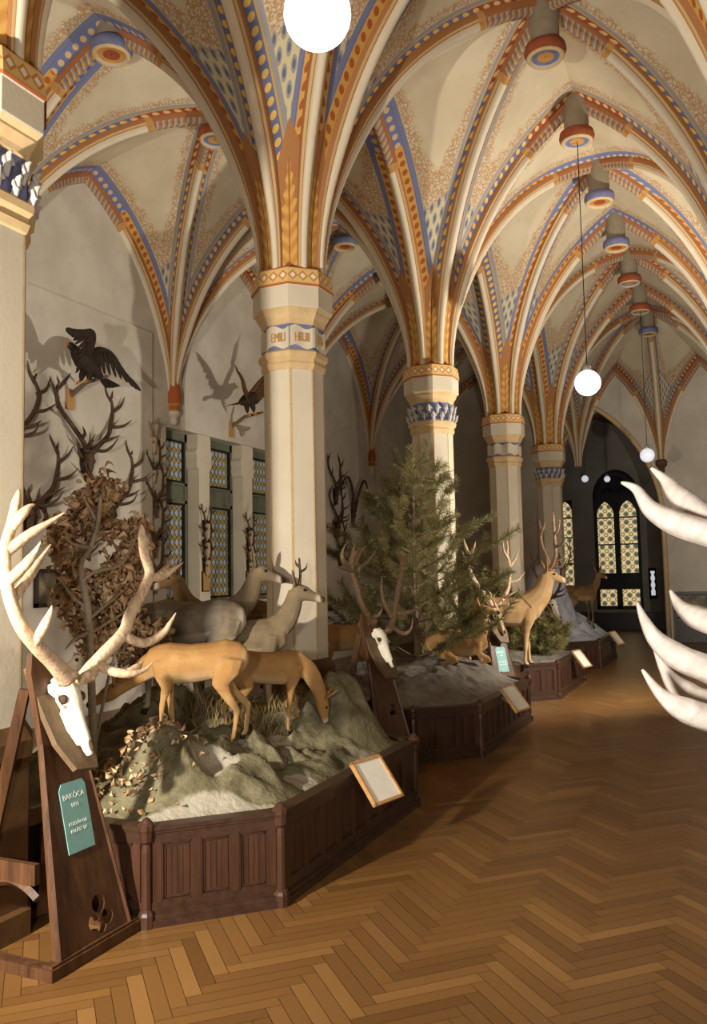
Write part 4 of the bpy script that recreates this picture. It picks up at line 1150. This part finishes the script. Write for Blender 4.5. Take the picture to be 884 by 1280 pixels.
# framed picture
b = MB(); c = P(59, 735, n=7.56)
for lo, hi in (((0, -.2, -.23), (.035, .2, -.18)), ((0, -.2, .18), (.035, .2, .23)), ((0, -.2, -.23), (.035, -.15, .23)), ((0, .15, -.23), (.035, .2, .23))): b.box(lo, hi)
fr = empty('framed_picture', (WALLX+.052, c.y, c.z), 'small dark framed picture on the left wall behind the oak branches', 'picture')
b.build('frame', 'dark_wood', fr)
b = MB(); b.box((.004, -.15, -.18), (.014, .15, .18)); b.build('print', 'picture', fr)
# little console and oval plaque
c = P(300, 537, n=7.6); b = MB(); b.lathe([(.02, -.12), (.05, -.08), (.06, -.03), (.14, .0), (.15, .03)], 14); o = b.build('wall_bracket', 'grey_drum', smooth=True); o.location = (WALLX+.06, c.y, c.z)
tag(o, 'small grey wall bracket under the brown eagle', 'bracket')
b = MB(); b.ball((0, 0, 0), (.02, .16, .26), 18, 12); o = b.build('oval_plaque', 'dark_wood', smooth=True); c = P(500, 572, n=7.58); o.location = (WALLX+.02, min(c.y, 21.0), c.z); tag(o, 'dark oval plaque high on the left wall above the pine tip', 'plaque')
# dark cabinet at the far right
cb = empty('glazed_cabinet', (-1.05, 21.22, 0), 'dark glazed cabinet against the far wall at the right', 'cabinet')
b = MB(); b.box((-.32, -.22, 0), (.5, .22, .12)); b.box((-.30, -.2, .12), (.48, .2, .55)); b.box((-.30, -.2, .55), (-.25, .2, 1.1)); b.box((.43, -.2, .55), (.48, .2, 1.1)); b.box((-.30, .16, .55), (.48, .2, 1.1)); b.box((-.34, -.24, 1.1), (.52, .22, 1.16)); b.build('body', 'dark_wood', cb)
b = MB(); b.box((-.25, -.19, .58), (.43, -.18, 1.08)); b.build('glass_door', 'picture', cb)

# ------------------------------------------------------------------ animals
def deer(name, label, cat, group, px, py, n, heading, k, S, pose, pelt, antlers=None, z=None, hoofless=False, ground_k=True):
    """S: withers height; heading: angle of the nose direction in plan; pose: dict"""
    c = P(px, py, n=n); x, y = c.x, c.y
    z0 = ground(k, x, y) if z is None else z
    root = empty(name, (x, y, z0), label, cat, group, rz=heading)
    q = S/.68; W = pose.get('w', 1.0)
    Rz = Matrix.Rotation(heading, 3, 'Z')
    def gz(lx, ly):
        if not ground_k: return 0
        w = Rz @ V3((lx*q, ly*q, 0)); return max(-.12, min(.12, (ground(k, x+w.x, y+w.y)-z0)/q))
    mb = MB()
    lie = pose.get('lie', 0)
    dz = -.30 if lie else 0
    body = [(-.405, .555, .03, .03), (-.385, .555, .075, .06), (-.34, .56, .115, .09), (-.25, .56, .14, .115), (-.14, .545, .135, .122), (0, .53, .14, .125), (.10, .53, .148, .122), (.19, .545, .142, .108), (.26, .56, .115, .085), (.32, .57, .075, .055)]
    mb.tube([(a, 0, h+dz) for a, h, _, _ in body], [(wd*W, ht) for a, h, ht, wd in body], 16, up=(0, 0, 1))
    nk = pose['neck']; N = len(nk); T_ = pose.get('nt', 1.0)
    pts = spline([(a, b, h+dz) for a, b, h in nk], 4)
    mb.tube(pts, [(lerp(.082, .043, (i/(len(pts)-1))**.7)*T_, lerp(.115, .052, (i/(len(pts)-1))**.7)*T_) for i in range(len(pts))], 12, up=(0, 0, 1) if not pose.get('down') else (1, 0, 0))
    h0 = V3(nk[-1])+V3((0, 0, dz)); hd = V3(pose['head']).normalized(); hl = .23*pose.get('hs', 1.0)
    hup = V3((0, 0, 1))-hd*hd.z
    if hup.length < .2: hup = V3((1, 0, 0))
    hup.normalize(); hs_ = hd.cross(hup)
    hp = [(-.12, .03, .03), (-.05, .05, .052), (.12, .055, .058), (.34, .047, .055), (.55, .033, .04), (.78, .026, .031), (.95, .024, .025), (1.03, .012, .012)]
    drop = [0, .0, 0, -.004, -.01, -.014, -.016, -.018]
    mb.tube([h0+hd*hl*a+hup*dr for (a, _, _), dr in zip(hp, drop)], [(wd, ht) for _, wd, ht in hp], 12, up=hup)
    lg = pose.get('legs', (0, 0, 0, 0))
    feet = []
    if not lie:
        for i, sd in enumerate((1, -1)):
            o = lg[i]; fx = .20+o; fz = gz(fx, sd*.06)
            f = [(.21, sd*.065, .56), (.20, sd*.075, .45), (.175, sd*.07, .37), (.19+o*.5, sd*.066, .27+fz*.4), (.195+o*.75, sd*.062, .20+fz*.6), (.195+o*.9, sd*.06, .11+fz*.9), (.195+o, sd*.06, .055+fz), (.215+o, sd*.06, .02+fz), (.222+o, sd*.06, -.005+fz)]
            mb.tube(f, [(.045, .075), (.045, .06), (.034, .042), (.021, .026), (.0205, .023), (.014, .016), (.0165, .018), (.017, .021), (.019, .025)], 9, up=(1, 0, 0)); feet.append(f[-1])
            o = lg[i+2]; fx = -.31+o; fz = gz(fx, sd*.07)
            f = [(-.26, sd*.07, .56), (-.25, sd*.085, .48), (-.21+o*.2, sd*.088, .385), (-.265+o*.5, sd*.08, .30), (-.345+o*.8, sd*.075, .225+fz*.5), (-.33+o*.9, sd*.072, .13+fz*.8), (-.315+o, sd*.07, .055+fz), (-.293+o, sd*.07, .02+fz), (-.286+o, sd*.07, -.005+fz)]
            mb.tube(f, [(.06, .12), (.058, .10), (.044, .066), (.026, .04), (.019, .028), (.0145, .018), (.0165, .019), (.017, .021), (.019, .025)], 9, up=(1, 0, 0)); feet.append(f[-1])
    else:
        for sd in (1, -1):
            mb.tube([(.2, sd*.07, .25), (.22, sd*.09, .12), (.33, sd*.08, .06), (.36, sd*.07, .04), (.24, sd*.08, .025)], [.06, .035, .025, .02, .018], 8)
            mb.tube([(-.25, sd*.08, .25), (-.20, sd*.13, .14), (-.05, sd*.15, .07), (-.02, sd*.15, .05), (-.2, sd*.15, .03), (-.08, sd*.16, .02)], [.10, .075, .035, .025, .02, .016], 8)
        if lie == 2:
            mb.tube([(.22, .06, .30), (.25, .06, .15), (.25, .06, .0)], [.05, .022, .02], 8)
    if pose.get('tail', 1): mb.tube([(-.38, 0, .60+dz), (-.42, 0, .56+dz), (-.425, 0, .50+dz)], [.02, .024, .012], 7)
    if pose.get('mane'): mb.tube([V3(p)-V3((-.01, 0, .05)) for p in pts[2:-4]], [(.07*T_, .085*T_)]*(len(pts)-6), 10, up=(0, 0, 1))
    # ears
    ex = []
    es = pose.get('es', 1.25)
    for sd in (1, -1):
        d = (hup*.75+hs_*sd*.75-hd*.35).normalized(); b0 = h0+hup*.035+hs_*sd*.035-hd*.01; L = .125*es
        em = MB(); nx = (hd*.8+hup*.3-d*(hd*.8+hup*.3).dot(d)).normalized()
        em.tube([b0-d*.02, b0+d*L*.2, b0+d*L*.5, b0+d*L*.8, b0+d*L*1.0], [(.014, .012), (.028, .012), (.034, .010), (.022, .008), (.003, .003)], 9, up=nx)
        ex.append(([V3(v)*q for v in em.v], em.f))
    mb.v = [tuple(V3(v)*q) for v in mb.v]
    nose = (h0+hd*hl)*q; top, bel, rump, leg = pelt['top'], pelt['belly'], pelt['rump'], pelt['leg']
    mid = pelt.get('mid', top)
    def colour(co, nn):
        p = co/q; c = V3(mid)
        v = smooth01(.40+dz, .60+dz, p.z)
        if -.42 < p.x < .34 and p.z > .36+dz: c = V3(bel).lerp(V3(mid), smooth01(-.75, -.15, nn.z)).lerp(V3(top), .75*smooth01(.1, .9, nn.z)*v)
        if not lie and p.z < .33 and (p-V3(h0)).length > .32: c = V3(leg)
        if p.x < -.30: c = c.lerp(V3(rump), smooth01(-.33, -.375, p.x)*smooth01(.36+dz, .48+dz, p.z)*(1-smooth01(.62+dz, .67+dz, p.z)))
        dn = (co-nose).length/q
        if dn < .09: c = V3((.03, .02, .015)).lerp(V3((.55, .46, .36)).lerp(c, smooth01(.05, .09, dn)), smooth01(.036, .052, dn))
        if not lie and p.z < .05 and any(abs(p.x-f[0]) < .06 and p.z-f[2] < .035 for f in feet): c = V3((.02, .015, .012))
        return (c.x, c.y, c.z, 1)
    organic('body', mb, .0085*max(1, q*.75), 'fur', root, colour, ex, 5 if q < 1.2 else 8)
    for sd in (1, -1):
        e = MB(); e.ball((h0+hd*hl*.30+hs_*sd*.050+hup*.022)*q, .0115*q, 10, 7); e.build('eye', 'eye', root, smooth=True)
    if antlers:
        m = axes((h0+hup*.045+hd*.02)*q, hs_, (hd*.9+hup*.1).normalized(), (hup-hd*.25).normalized())
        rr = random.Random(4)
        for sd in (1, -1):
            if antlers[0] == 'roe': roe_antler(sd, antlers[1], antlers[2], root)
            elif antlers[0] == 'red': red_antler(sd, antlers[1], rr, antlers[2], root, 1.5, 1.5)
            else:
                hb = MB(); pp = spline([(sd*.02, 0, 0), (sd*.03, .01, .09), (sd*.04, 0, .16), (sd*.05, -.06, .17)], 5); hb.tube(pp, [lerp(.013, .003, i/(len(pp)-1)) for i in range(len(pp))], 7); hb.build('horn', antlers[2], root, smooth=True)
        for ch in root.children:
            if ch.name.startswith(('antler', 'horn')): ch.matrix_local = m
    return root
ROE = dict(top=(.29, .145, .05), mid=(.38, .205, .072), belly=(.52, .35, .18), rump=(.5, .33, .15), leg=(.42, .25, .10))
ROEG = dict(top=(.17, .125, .075), mid=(.22, .165, .10), belly=(.5, .40, .27), rump=(.78, .72, .6), leg=(.38, .27, .15))
GREY = dict(top=(.12, .098, .07), mid=(.18, .15, .11), belly=(.6, .55, .45), rump=(.55, .5, .4), leg=(.3, .25, .18))
RED = dict(top=(.27, .155, .07), mid=(.36, .22, .10), belly=(.66, .48, .28), rump=(.66, .46, .22), leg=(.5, .32, .16))
BRN = dict(top=(.10, .055, .025), mid=(.18, .10, .045), belly=(.42, .26, .11), rump=(.42, .25, .10), leg=(.12, .07, .035))
GRAZE = dict(neck=[(.22, 0, .58), (.33, 0, .50), (.41, 0, .36), (.445, 0, .24)], head=(.25, 0, -1), down=1)
UP = dict(neck=[(.22, 0, .58), (.33, 0, .68), (.385, 0, .80), (.40, 0, .885)], head=(1, 0, -.28))
LOWF = dict(neck=[(.22, 0, .56), (.34, 0, .50), (.46, 0, .42), (.54, 0, .36)], head=(1, 0, -.45))
g = 'roe deer on the nearest plinth'
A = lambda *v: math.radians(v[0])
left_ = math.atan2(-.50, -.866); right_ = math.atan2(.55, .835)
deer('roe_deer', 'tan roe doe stooping to the left, its head behind the pale antlers', 'deer', g, 241, 880, 3.10, left_, 0, .585, dict(LOWF, legs=(.02, -.05, .03, -.06), tail=0), ROE)
deer('roe_deer', 'tan roe doe grazing to the right with its head to the rocks', 'deer', g, 338, 880, 2.98, right_, 0, .545, dict(GRAZE, legs=(.03, -.05, -.06, .03), tail=0), ROE)
deer('roe_deer', 'grey brown roebuck with short antlers, head raised before the large column', 'deer', g, 303, 850, 3.45, right_-.1, 0, .70, dict(UP, tail=0), ROEG, ('roe', .95, 'antler_dark'))
deer('roe_deer', 'brown doe standing behind the roebuck, only head and back showing', 'deer', g, 252, 825, 3.9, right_, 0, .74, dict(UP, tail=0), ROEG)
deer('roe_deer', 'grey coated animal turned left behind the stooping tan doe', 'deer', g, 226, 830, 3.72, left_+.1, 0, .80, dict(LOWF, w=1.15, tail=0), GREY)
deer('roe_deer', 'brown doe looking left behind the grey animal', 'deer', g, 284, 815, 4.42, left_, 0, .78, dict(UP, tail=0), BRN)
deer('roe_deer', 'orange brown deer half hidden behind the second stand', 'deer', 'deer on the second plinth', 432, 815, 3.6, math.atan2(-.3, -.95), 1, .62, dict(GRAZE, tail=0), ROE)
deer('roe_deer', 'tan deer resting under the pine branches, forelegs folded', 'deer', 'deer on the second plinth', 574, 802, 2.86, math.atan2(.35, .93), 1, .66, dict(neck=[(.2, 0, .58), (.26, 0, .72), (.26, 0, .84), (.25, 0, .93)], head=(1, -.1, -.15), lie=2, tail=0), ROE)
deer('red_deer', 'tall tan red deer stag with branching antlers standing over the third plinth', 'deer', None, 634, 800, 2.80, math.atan2(.42, .9), 2, .93, dict(UP, nt=1.3, w=.95, hs=1.0, legs=(.03, -.04, -.04, .04)), RED, ('red', .74, 'antler_tan'))
deer('chamois', 'dark brown horned animal standing on the blue grey rock', 'chamois', None, 728, 775, 2.72, math.atan2(.72, .69), 3, .70, dict(UP), BRN, ('horn', 1, 'antler_dark'))
T2 = empty('antler_trophy', None, 'tan antlers standing upright behind the dark brown animal on the rock', 'trophy', mat=axes(V3((-3.4, 17.9, 1.6)), (.9, .4, 0), (.4, -.9, 0), (0, 0, 1)))
skull_mesh(.7, 'bone_old', T2)
for sd in (-1, 1): red_antler(sd, .8, random.Random(40), 'antler_tan', T2)
b = MB(); b.tube([(0, -.05, -1.6), (0, -.05, .0)], [.04, .03], 8); b.build('post', 'dark_wood', T2)
# pale skull to the right of the chamois
# ------------------------------------------------------------------ eagles
def eagle(c, label, s, m1, m2, head=-1, wings=None, roll=0.0):
    """x along -t (left in the picture), y away from the wall, z up"""
    root = empty('mounted_eagle', None, label, 'bird', 'mounted birds of prey on the left wall', mat=axes(c, (0, -1, 0), (1, 0, 0), (0, 0, 1)) @ Matrix.Rotation(roll, 4, 'Y'))
    mb = MB(); h = head
    mb.tube([V3(p)*s for p in ((-.30*h, 0, -.10), (-.2*h, 0, -.06), (-.05*h, 0, .0), (.10*h, .02, .05), (.20*h, .03, .10), (.27*h, .04, .15), (.31*h, .05, .17))], [.03*s, .07*s, .11*s, .115*s, .085*s, .055*s, .045*s], 12)
    mb.ball(V3((.33*h, .05, .17))*s, (.055*s, .048*s, .048*s), 10, 8)
    for sd in (-1, 1): mb.tube([V3(p)*s for p in ((-.02*h, sd*.05, -.05), (.02*h, sd*.06, -.14), (.03*h, sd*.06, -.20))], [.055*s, .04*s, .02*s], 8)
    organic('body', mb, .012*s, m1, root)
    b = MB(); b.tube([V3(p)*s for p in ((.36*h, .05, .175), (.41*h, .05, .17), (.435*h, .05, .14))], [.026*s, .02*s, .004*s], 8); b.build('beak', 'beak', root, smooth=True)
    for sd in (-1, 1):
        b = MB()
        for a in (-.4, 0, .4): b.tube([V3((.03*h, sd*.06, -.19))*s, V3((.03*h+.06*math.cos(a)*h, sd*.06+.05*math.sin(a), -.235))*s, V3((.03*h+.08*math.cos(a)*h, sd*.06+.06*math.sin(a), -.26))*s], [.014*s, .011*s, .003*s], 6)
        b.build('talon', 'beak', root, smooth=True)
    def blade(b, p0, d, L, w, up, th=.008):
        d = d.normalized(); b.tube([p0, p0+d*L*.25, p0+d*L*.6, p0+d*L*.9, p0+d*L], [(w*.6, th), (w, th), (w*1.05, th), (w*.7, th*.7), (w*.15, th*.4)], 6, up=up)
    b = MB()
    for i in range(7):
        a = (i-3)*.14; blade(b, V3((-.26*h, 0, -.08))*s, V3((-math.cos(a)*h, math.sin(a), -.35)), .30*s, .035*s, V3((0, 0, 1)))
    b.build('tail', m2, root, smooth=True)
    for sh, el, wr, tip, nf, L in wings:
        sh, el, wr, tip = [V3(p)*s for p in (sh, el, wr, tip)]
        b = MB(); arm = spline([sh, el, wr, tip], 8)
        b.tube(arm, [lerp(.05, .018, i/(len(arm)-1))*s for i in range(len(arm))], 8)
        out = (tip-sh).normalized(); nrm = (el-sh).cross(tip-el)
        if nrm.length < 1e-4: nrm = V3((0, 1, 0))
        nrm.normalize()
        dn = out.cross(nrm).normalized()
        if dn.z > 0: dn = -dn
        for i in range(nf):
            w = i/(nf-1); p = arm[min(len(arm)-1, int(w*(len(arm)-1)))]
            d = dn.lerp(out*.9+dn*.35, w**1.6); ln = L*s*lerp(.75, 1.15, w)*(1 if w < .9 else .95)
            blade(b, p, d, ln, .042*s, nrm)
            blade(b, p+nrm*.012*s, d, ln*.5, .045*s, nrm)
        b.build('wing', m2, root, smooth=True)
    return root
c = P(108, 457, n=7.05)
eagle(c, 'dark eagle with spread drooping wings, high on the left wall', .95, 'feather', 'feather', 1,
      [((.05, .06, .08), (.12, .22, .30), (.28, .30, .34), (.46, .30, .22), 12, .34), ((-.05, .0, .08), (-.22, -.02, .26), (-.52, -.04, .28), (-.80, -.05, .06), 13, .36)])
c = P(312, 500, n=7.02)
eagle(c, 'brown eagle with raised wings beside the large column', 1.0, 'feather', 'feather_mid', -1,
      [((-.02, .0, .08), (-.14, .08, .28), (-.28, .14, .46), (-.36, .16, .70), 12, .30), ((.06, .0, .06), (.22, .05, .12), (.34, .08, .26), (.48, .10, .34), 10, .24)])
for cx, nm in ((P(108, 470, n=7.3), 'dark eagle'), (P(306, 515, n=7.3), 'brown eagle')):
    b = MB(); b.tube([(WALLX+.02-cx.x, 0, -.25), (0.0, 0, -.08), (.35, 0, -.04)], [.035, .03, .02], 8); b.box((WALLX+.05-cx.x, -.06, -.40), (WALLX+.09-cx.x, .06, -.14), 1)
    o = b.build('perch', ['bark', 'pale_wood'], origin=(0, 0, 0)); o.location = cx; tag(o, 'short wooden branch perch carrying the '+nm, 'perch', 'perches of the mounted birds')

# ------------------------------------------------------------------ trees
def pine(x, y, z, h, spread, label, seed, start=.12, density=1.0, droop=0.0):
    rr = random.Random(seed); root = empty('pine_tree', (x, y, z), label, 'tree', 'cut pine trees on the plinths')
    tr = MB(); pts = [(.02*math.sin(i*1.3), .02*math.cos(i*1.7), h*i/8-.08) for i in range(9)]
    tr.tube(pts, [lerp(.04, .012, i/8) for i in range(9)], 8); tr.build('trunk', 'bark', root, smooth=True)
    br = MB(); nd = MB()
    def needles(path, L, dens):
        for i in range(len(path)-1):
            a, b = path[i], path[i+1]; d = (b-a); ln = d.length
            if ln < 1e-4: continue
            d /= ln; e1 = d.orthogonal().normalized(); e2 = d.cross(e1)
            for _ in range(max(1, int(ln*dens))):
                p = a.lerp(b, rr.random()); an = rr.random()*2*PI
                r_ = e1*math.cos(an)+e2*math.sin(an); dr = (r_*.9+d*rr.uniform(.35, 1.0)).normalized(); l = L*rr.uniform(.7, 1.15)
                w = dr.cross(r_).normalized()*.0016+dr.cross(d).normalized()*.0016; w = w.normalized()*.0032; q = p+dr*l; o = len(nd.v)
                nd.v += [tuple(p-w), tuple(p+w), tuple(q+w*.4), tuple(q-w*.4)]; nd.f.append((o, o+1, o+2, o+3)); nd.m.append(0)
    zz = h*start
    while zz < h*.95:
        w = zz/h; R_ = spread*(1-w)**1.0*rr.uniform(.85, 1.15)+.12; nb = 5 if w < .75 else 3; a0 = rr.random()*6
        for j in range(nb):
            a = a0+j*2*PI/nb+rr.uniform(-.3, .3); rise = rr.uniform(.15, .55)+.45*w-droop*(1-w)
            d = V3((math.cos(a), math.sin(a), 0)); b0 = V3((0, 0, zz)); R1 = R_*rr.uniform(.7, 1.1)
            path = spline([b0, b0+d*R1*.4+V3((0, 0, R1*rise*.25)), b0+d*R1*.75+V3((0, 0, R1*rise*.6)), b0+d*R1+V3((0, 0, R1*rise*1.15+.06))], 4)
            br.tube(path, [lerp(.011, .004, i/(len(path)-1)) for i in range(len(path))], 5)
            needles(path[4:], .085, 700*density)
            for s_ in range(3 if R1 > .3 else 1):
                i = rr.randrange(4, len(path)-1); side = V3((-d.y, d.x, 0))*rr.choice((-1, 1)); ll = R1*rr.uniform(.25, .45)
                p2 = spline([path[i], path[i]+(d*.6+side*.6)*ll*.6+V3((0, 0, ll*.2)), path[i]+(d*.9+side*.8)*ll+V3((0, 0, ll*.6))], 3)
                br.tube(p2, [.005, .005, .004, .004, .003, .003, .003][:len(p2)], 4); needles(p2, .08, 700*density)
        zz += h*.078
    needles([V3((0, 0, h*.8)), V3((0, 0, h*.9)), V3((0, 0, h*1.0))], .085, 900)
    br.build('branch', 'bark', root, smooth=True); tag(nd.build('needles', 'needle', root), kind='stuff')
c = P(520, 800, n=3.55); pine(-3.3, 8.85, ground(1, -3.3, 8.85)-.03, 2.44, 1.05, 'tall bushy pine tree on the second plinth', 5, .03, 1.0)
pine(-3.1, 11.3, ground(2, -3.1, 11.3)-.03, 1.2, .40, 'shorter pine tree on the third plinth, left of the stag', 9, .10, 1.0)
pine(-2.60, 12.1, ground(2, -2.60, 12.1)-.03, .42, .30, 'small pine shrub in front of the stag\'s legs', 12, .08, 1.1)
def litter(name, label, cat, pts, k, mat='leaf', rr=random.Random(3), size=.032):
    nd = MB(); rnd = []
    for x, y, dz in pts:
        z = ground(k, x, y)+.012+dz; leafquad(nd, rnd, V3((x, y, z)), rr, size)
    o = nd.build(name, mat); me = o.data
    me.attributes.new('rnd', 'FLOAT', 'FACE').data.foreach_set('value', rnd)
    return tag(o, label, cat, kind='stuff')
def leafquad(nd, rnd, p, rr, size):
    d = V3((rr.gauss(0, 1), rr.gauss(0, 1), rr.gauss(0, .8))).normalized(); e = d.orthogonal().normalized()
    e = (Matrix.Rotation(rr.random()*6.28, 3, d) @ e); nrm = d.cross(e); L = size*rr.uniform(.8, 1.6); w = L*.36; cur = rr.uniform(.3, .8)*L
    o = len(nd.v); c = rr.random()
    prof = [(0, .05), (.25, .7), (.5, 1.0), (.75, .75), (1, .1)]
    for t, ww in prof:
        q = p+d*L*t+nrm*cur*math.sin(t*PI*.9)
        for s_ in (-1, 0, 1): nd.v.append(tuple(q+e*w*ww*s_+nrm*abs(s_)*cur*.55*ww))
    for i in range(4):
        for j in range(2): nd.f.append((o+i*3+j, o+i*3+j+1, o+i*3+j+4, o+i*3+j+3)); nd.m.append(0); rnd.append(c)
def oak(x, y, z, label):
    rr = random.Random(21); root = empty('oak_branch', (x, y, z), label, 'tree')
    tr = MB(); nd = MB(); rnd = []
    def up(px, py, n): return P(px, py, n=n)-V3((x, y, z))
    n0 = 3.42
    main = spline([V3((0, 0, -.1)), up(112, 790, n0), up(106, 740, n0), up(101, 705, n0+.02), up(113, 685, n0), up(122, 655, n0-.02), up(126, 620, n0)], 5)
    tr.tube(main, [lerp(.024, .011, i/(len(main)-1)) for i in range(len(main))], 8)
    subs = [[up(102, 728, n0), up(120, 714, n0-.05), up(150, 706, n0-.05), up(170, 672, n0), up(174, 655, n0+.02)], [up(113, 685, n0), up(92, 680, n0-.05), up(80, 672, n0-.05)],
            [up(122, 655, n0), up(112, 635, n0), up(104, 622, n0)], [up(108, 760, n0), up(90, 745, n0), up(78, 728, n0-.1)], [up(110, 775, n0), up(140, 750, n0), up(160, 735, n0+.1)],
            [up(112, 792, n0), up(140, 775, n0-.02), up(165, 760, n0)], [up(112, 790, n0), up(92, 800, n0-.05), up(82, 812, n0-.05)], [V3((0, 0, .05)), up(145, 815, n0-.05), up(176, 800, n0)]]
    for s_ in subs:
        p = spline(s_, 5); tr.tube(p, [lerp(.012, .004, i/(len(p)-1)) for i in range(len(p))], 6)
    n0 = 3.62
    clus = [(120, 618, 17, 60), (132, 612, 15, 60), (104, 630, 13, 45), (120, 645, 14, 55), (90, 660, 14, 45), (76, 672, 15, 60), (88, 690, 15, 55), (82, 700, 10, 25), (146, 665, 13, 45), (166, 664, 15, 65), (170, 690, 14, 60), (155, 700, 15, 55), (145, 715, 13, 45), (165, 725, 16, 50), (150, 740, 16, 55), (134, 755, 15, 55), (158, 765, 16, 50), (140, 785, 17, 60), (170, 790, 15, 50), (120, 800, 15, 45),
            (155, 812, 18, 60), (185, 808, 14, 45), (92, 722, 9, 22), (82, 742, 11, 22), (95, 775, 12, 30), (82, 760, 10, 18), (105, 740, 14, 25), (200, 790, 12, 20), (130, 725, 13, 25)]
    for px, py, r_, cnt in clus:
        for _ in range(int(cnt*2.0)):
            p = up(px+rr.gauss(0, r_*.5), py+rr.gauss(0, r_*.5), n0+rr.uniform(-.14, .16)); leafquad(nd, rnd, p, rr, .046)
    tr.build('stem', 'pale_bark', root, smooth=True); o = nd.build('dried_leaves', 'leaf', root)
    o.data.attributes.new('rnd', 'FLOAT', 'FACE').data.foreach_set('value', rnd); tag(o, kind='stuff')
ob = P(118, 860, n=3.55); oak(ob.x, ob.y, max(.6, ground(0, ob.x, ob.y)) if 3.42 < ob.y < 6 else .55, 'oak branch with curled dry brown leaves on a pale stem, left of the roe deer')
rr = random.Random(8)
litter('leaf_litter', 'dry brown leaves heaped on the rocks below the stooping doe', 'leaves', [(-3.12+rr.gauss(0, .14), 3.85+rr.gauss(0, .16), rr.uniform(0, .05)) for _ in range(190)], 0)
rr = random.Random(9); gr = MB()
for _ in range(500):
    cx, cy = rr.choice([(-3.2, 5.35), (-3.35, 5.55), (-3.1, 5.0), (-3.6, 5.2)]); x, y = cx+rr.gauss(0, .12), cy+rr.gauss(0, .12); z = ground(0, x, y)-.01
    h = rr.uniform(.06, .18); a = rr.random()*6.28; l = rr.uniform(.2, .7)*h
    gr.tube([(x, y, z), (x+l*.4*math.cos(a), y+l*.4*math.sin(a), z+h*.6), (x+l*math.cos(a), y+l*math.sin(a), z+h)], [.0025, .002, .0006], 3, cap=False)
tag(gr.build('dry_grass', 'grass'), 'tufts of dry grass between the legs of the roe deer', 'grass', kind='stuff')

# ------------------------------------------------------------------ light
def area(name, loc, target, e, size, col=(1, .9, .76), spread=None):
    l = bpy.data.lights.new(name, 'AREA'); l.energy = e; l.shape = 'DISK'; l.size = size; l.color = col
    if spread: l.spread = math.radians(spread)
    o = bpy.data.objects.new(name, l); C.objects.link(o); o.location = loc
    o.rotation_euler = (V3(target)-V3(loc)).to_track_quat('-Z', 'Y').to_euler(); return o
def spot(name, loc, target, e, r, ang, col=(1, .9, .76), blend=.4):
    l = bpy.data.lights.new(name, 'SPOT'); l.energy = e; l.shadow_soft_size = r; l.spot_size = math.radians(ang); l.spot_blend = blend; l.color = col
    o = bpy.data.objects.new(name, l); C.objects.link(o); o.location = loc
    o.rotation_euler = (V3(target)-V3(loc)).to_track_quat('-Z', 'Y').to_euler(); return o
spot('near_flood', (-2.95, .25, 1.95), (-3.4, 8, 3.6), 1320, .07, 140, (1, .92, .80), .6)
spot('nave_flood', (.35, 10.4, 2.2), (-7.4, 15.0, 4.6), 3700, .10, 168, (1, .93, .82), .6)
area('hall_fill', (-.2, 2.5, 1.0), (-1.3, 8, 7.5), 48, 1.2, (1, .93, .82))
area('far_fill', (-.6, 13, 1.0), (-1.5, 17, 7.5), 55, 1.2, (1, .93, .82))
area('camera_lamp', (-.75, -.35, 1.75), (-1.0, 6, 2.2), 75, .25, (1, .94, .85))
w = bpy.data.worlds.new('world'); scene.world = w; w.use_nodes = True
w.node_tree.nodes['Background'].inputs[0].default_value = (.9, .8, .68, 1); w.node_tree.nodes['Background'].inputs[1].default_value = .03

vs = scene.view_settings
scene.display_settings.display_device = 'sRGB'
vs.view_transform = 'Standard'; vs.look = 'None'; vs.gamma = 1; vs.exposure = 0; vs.use_curve_mapping = False
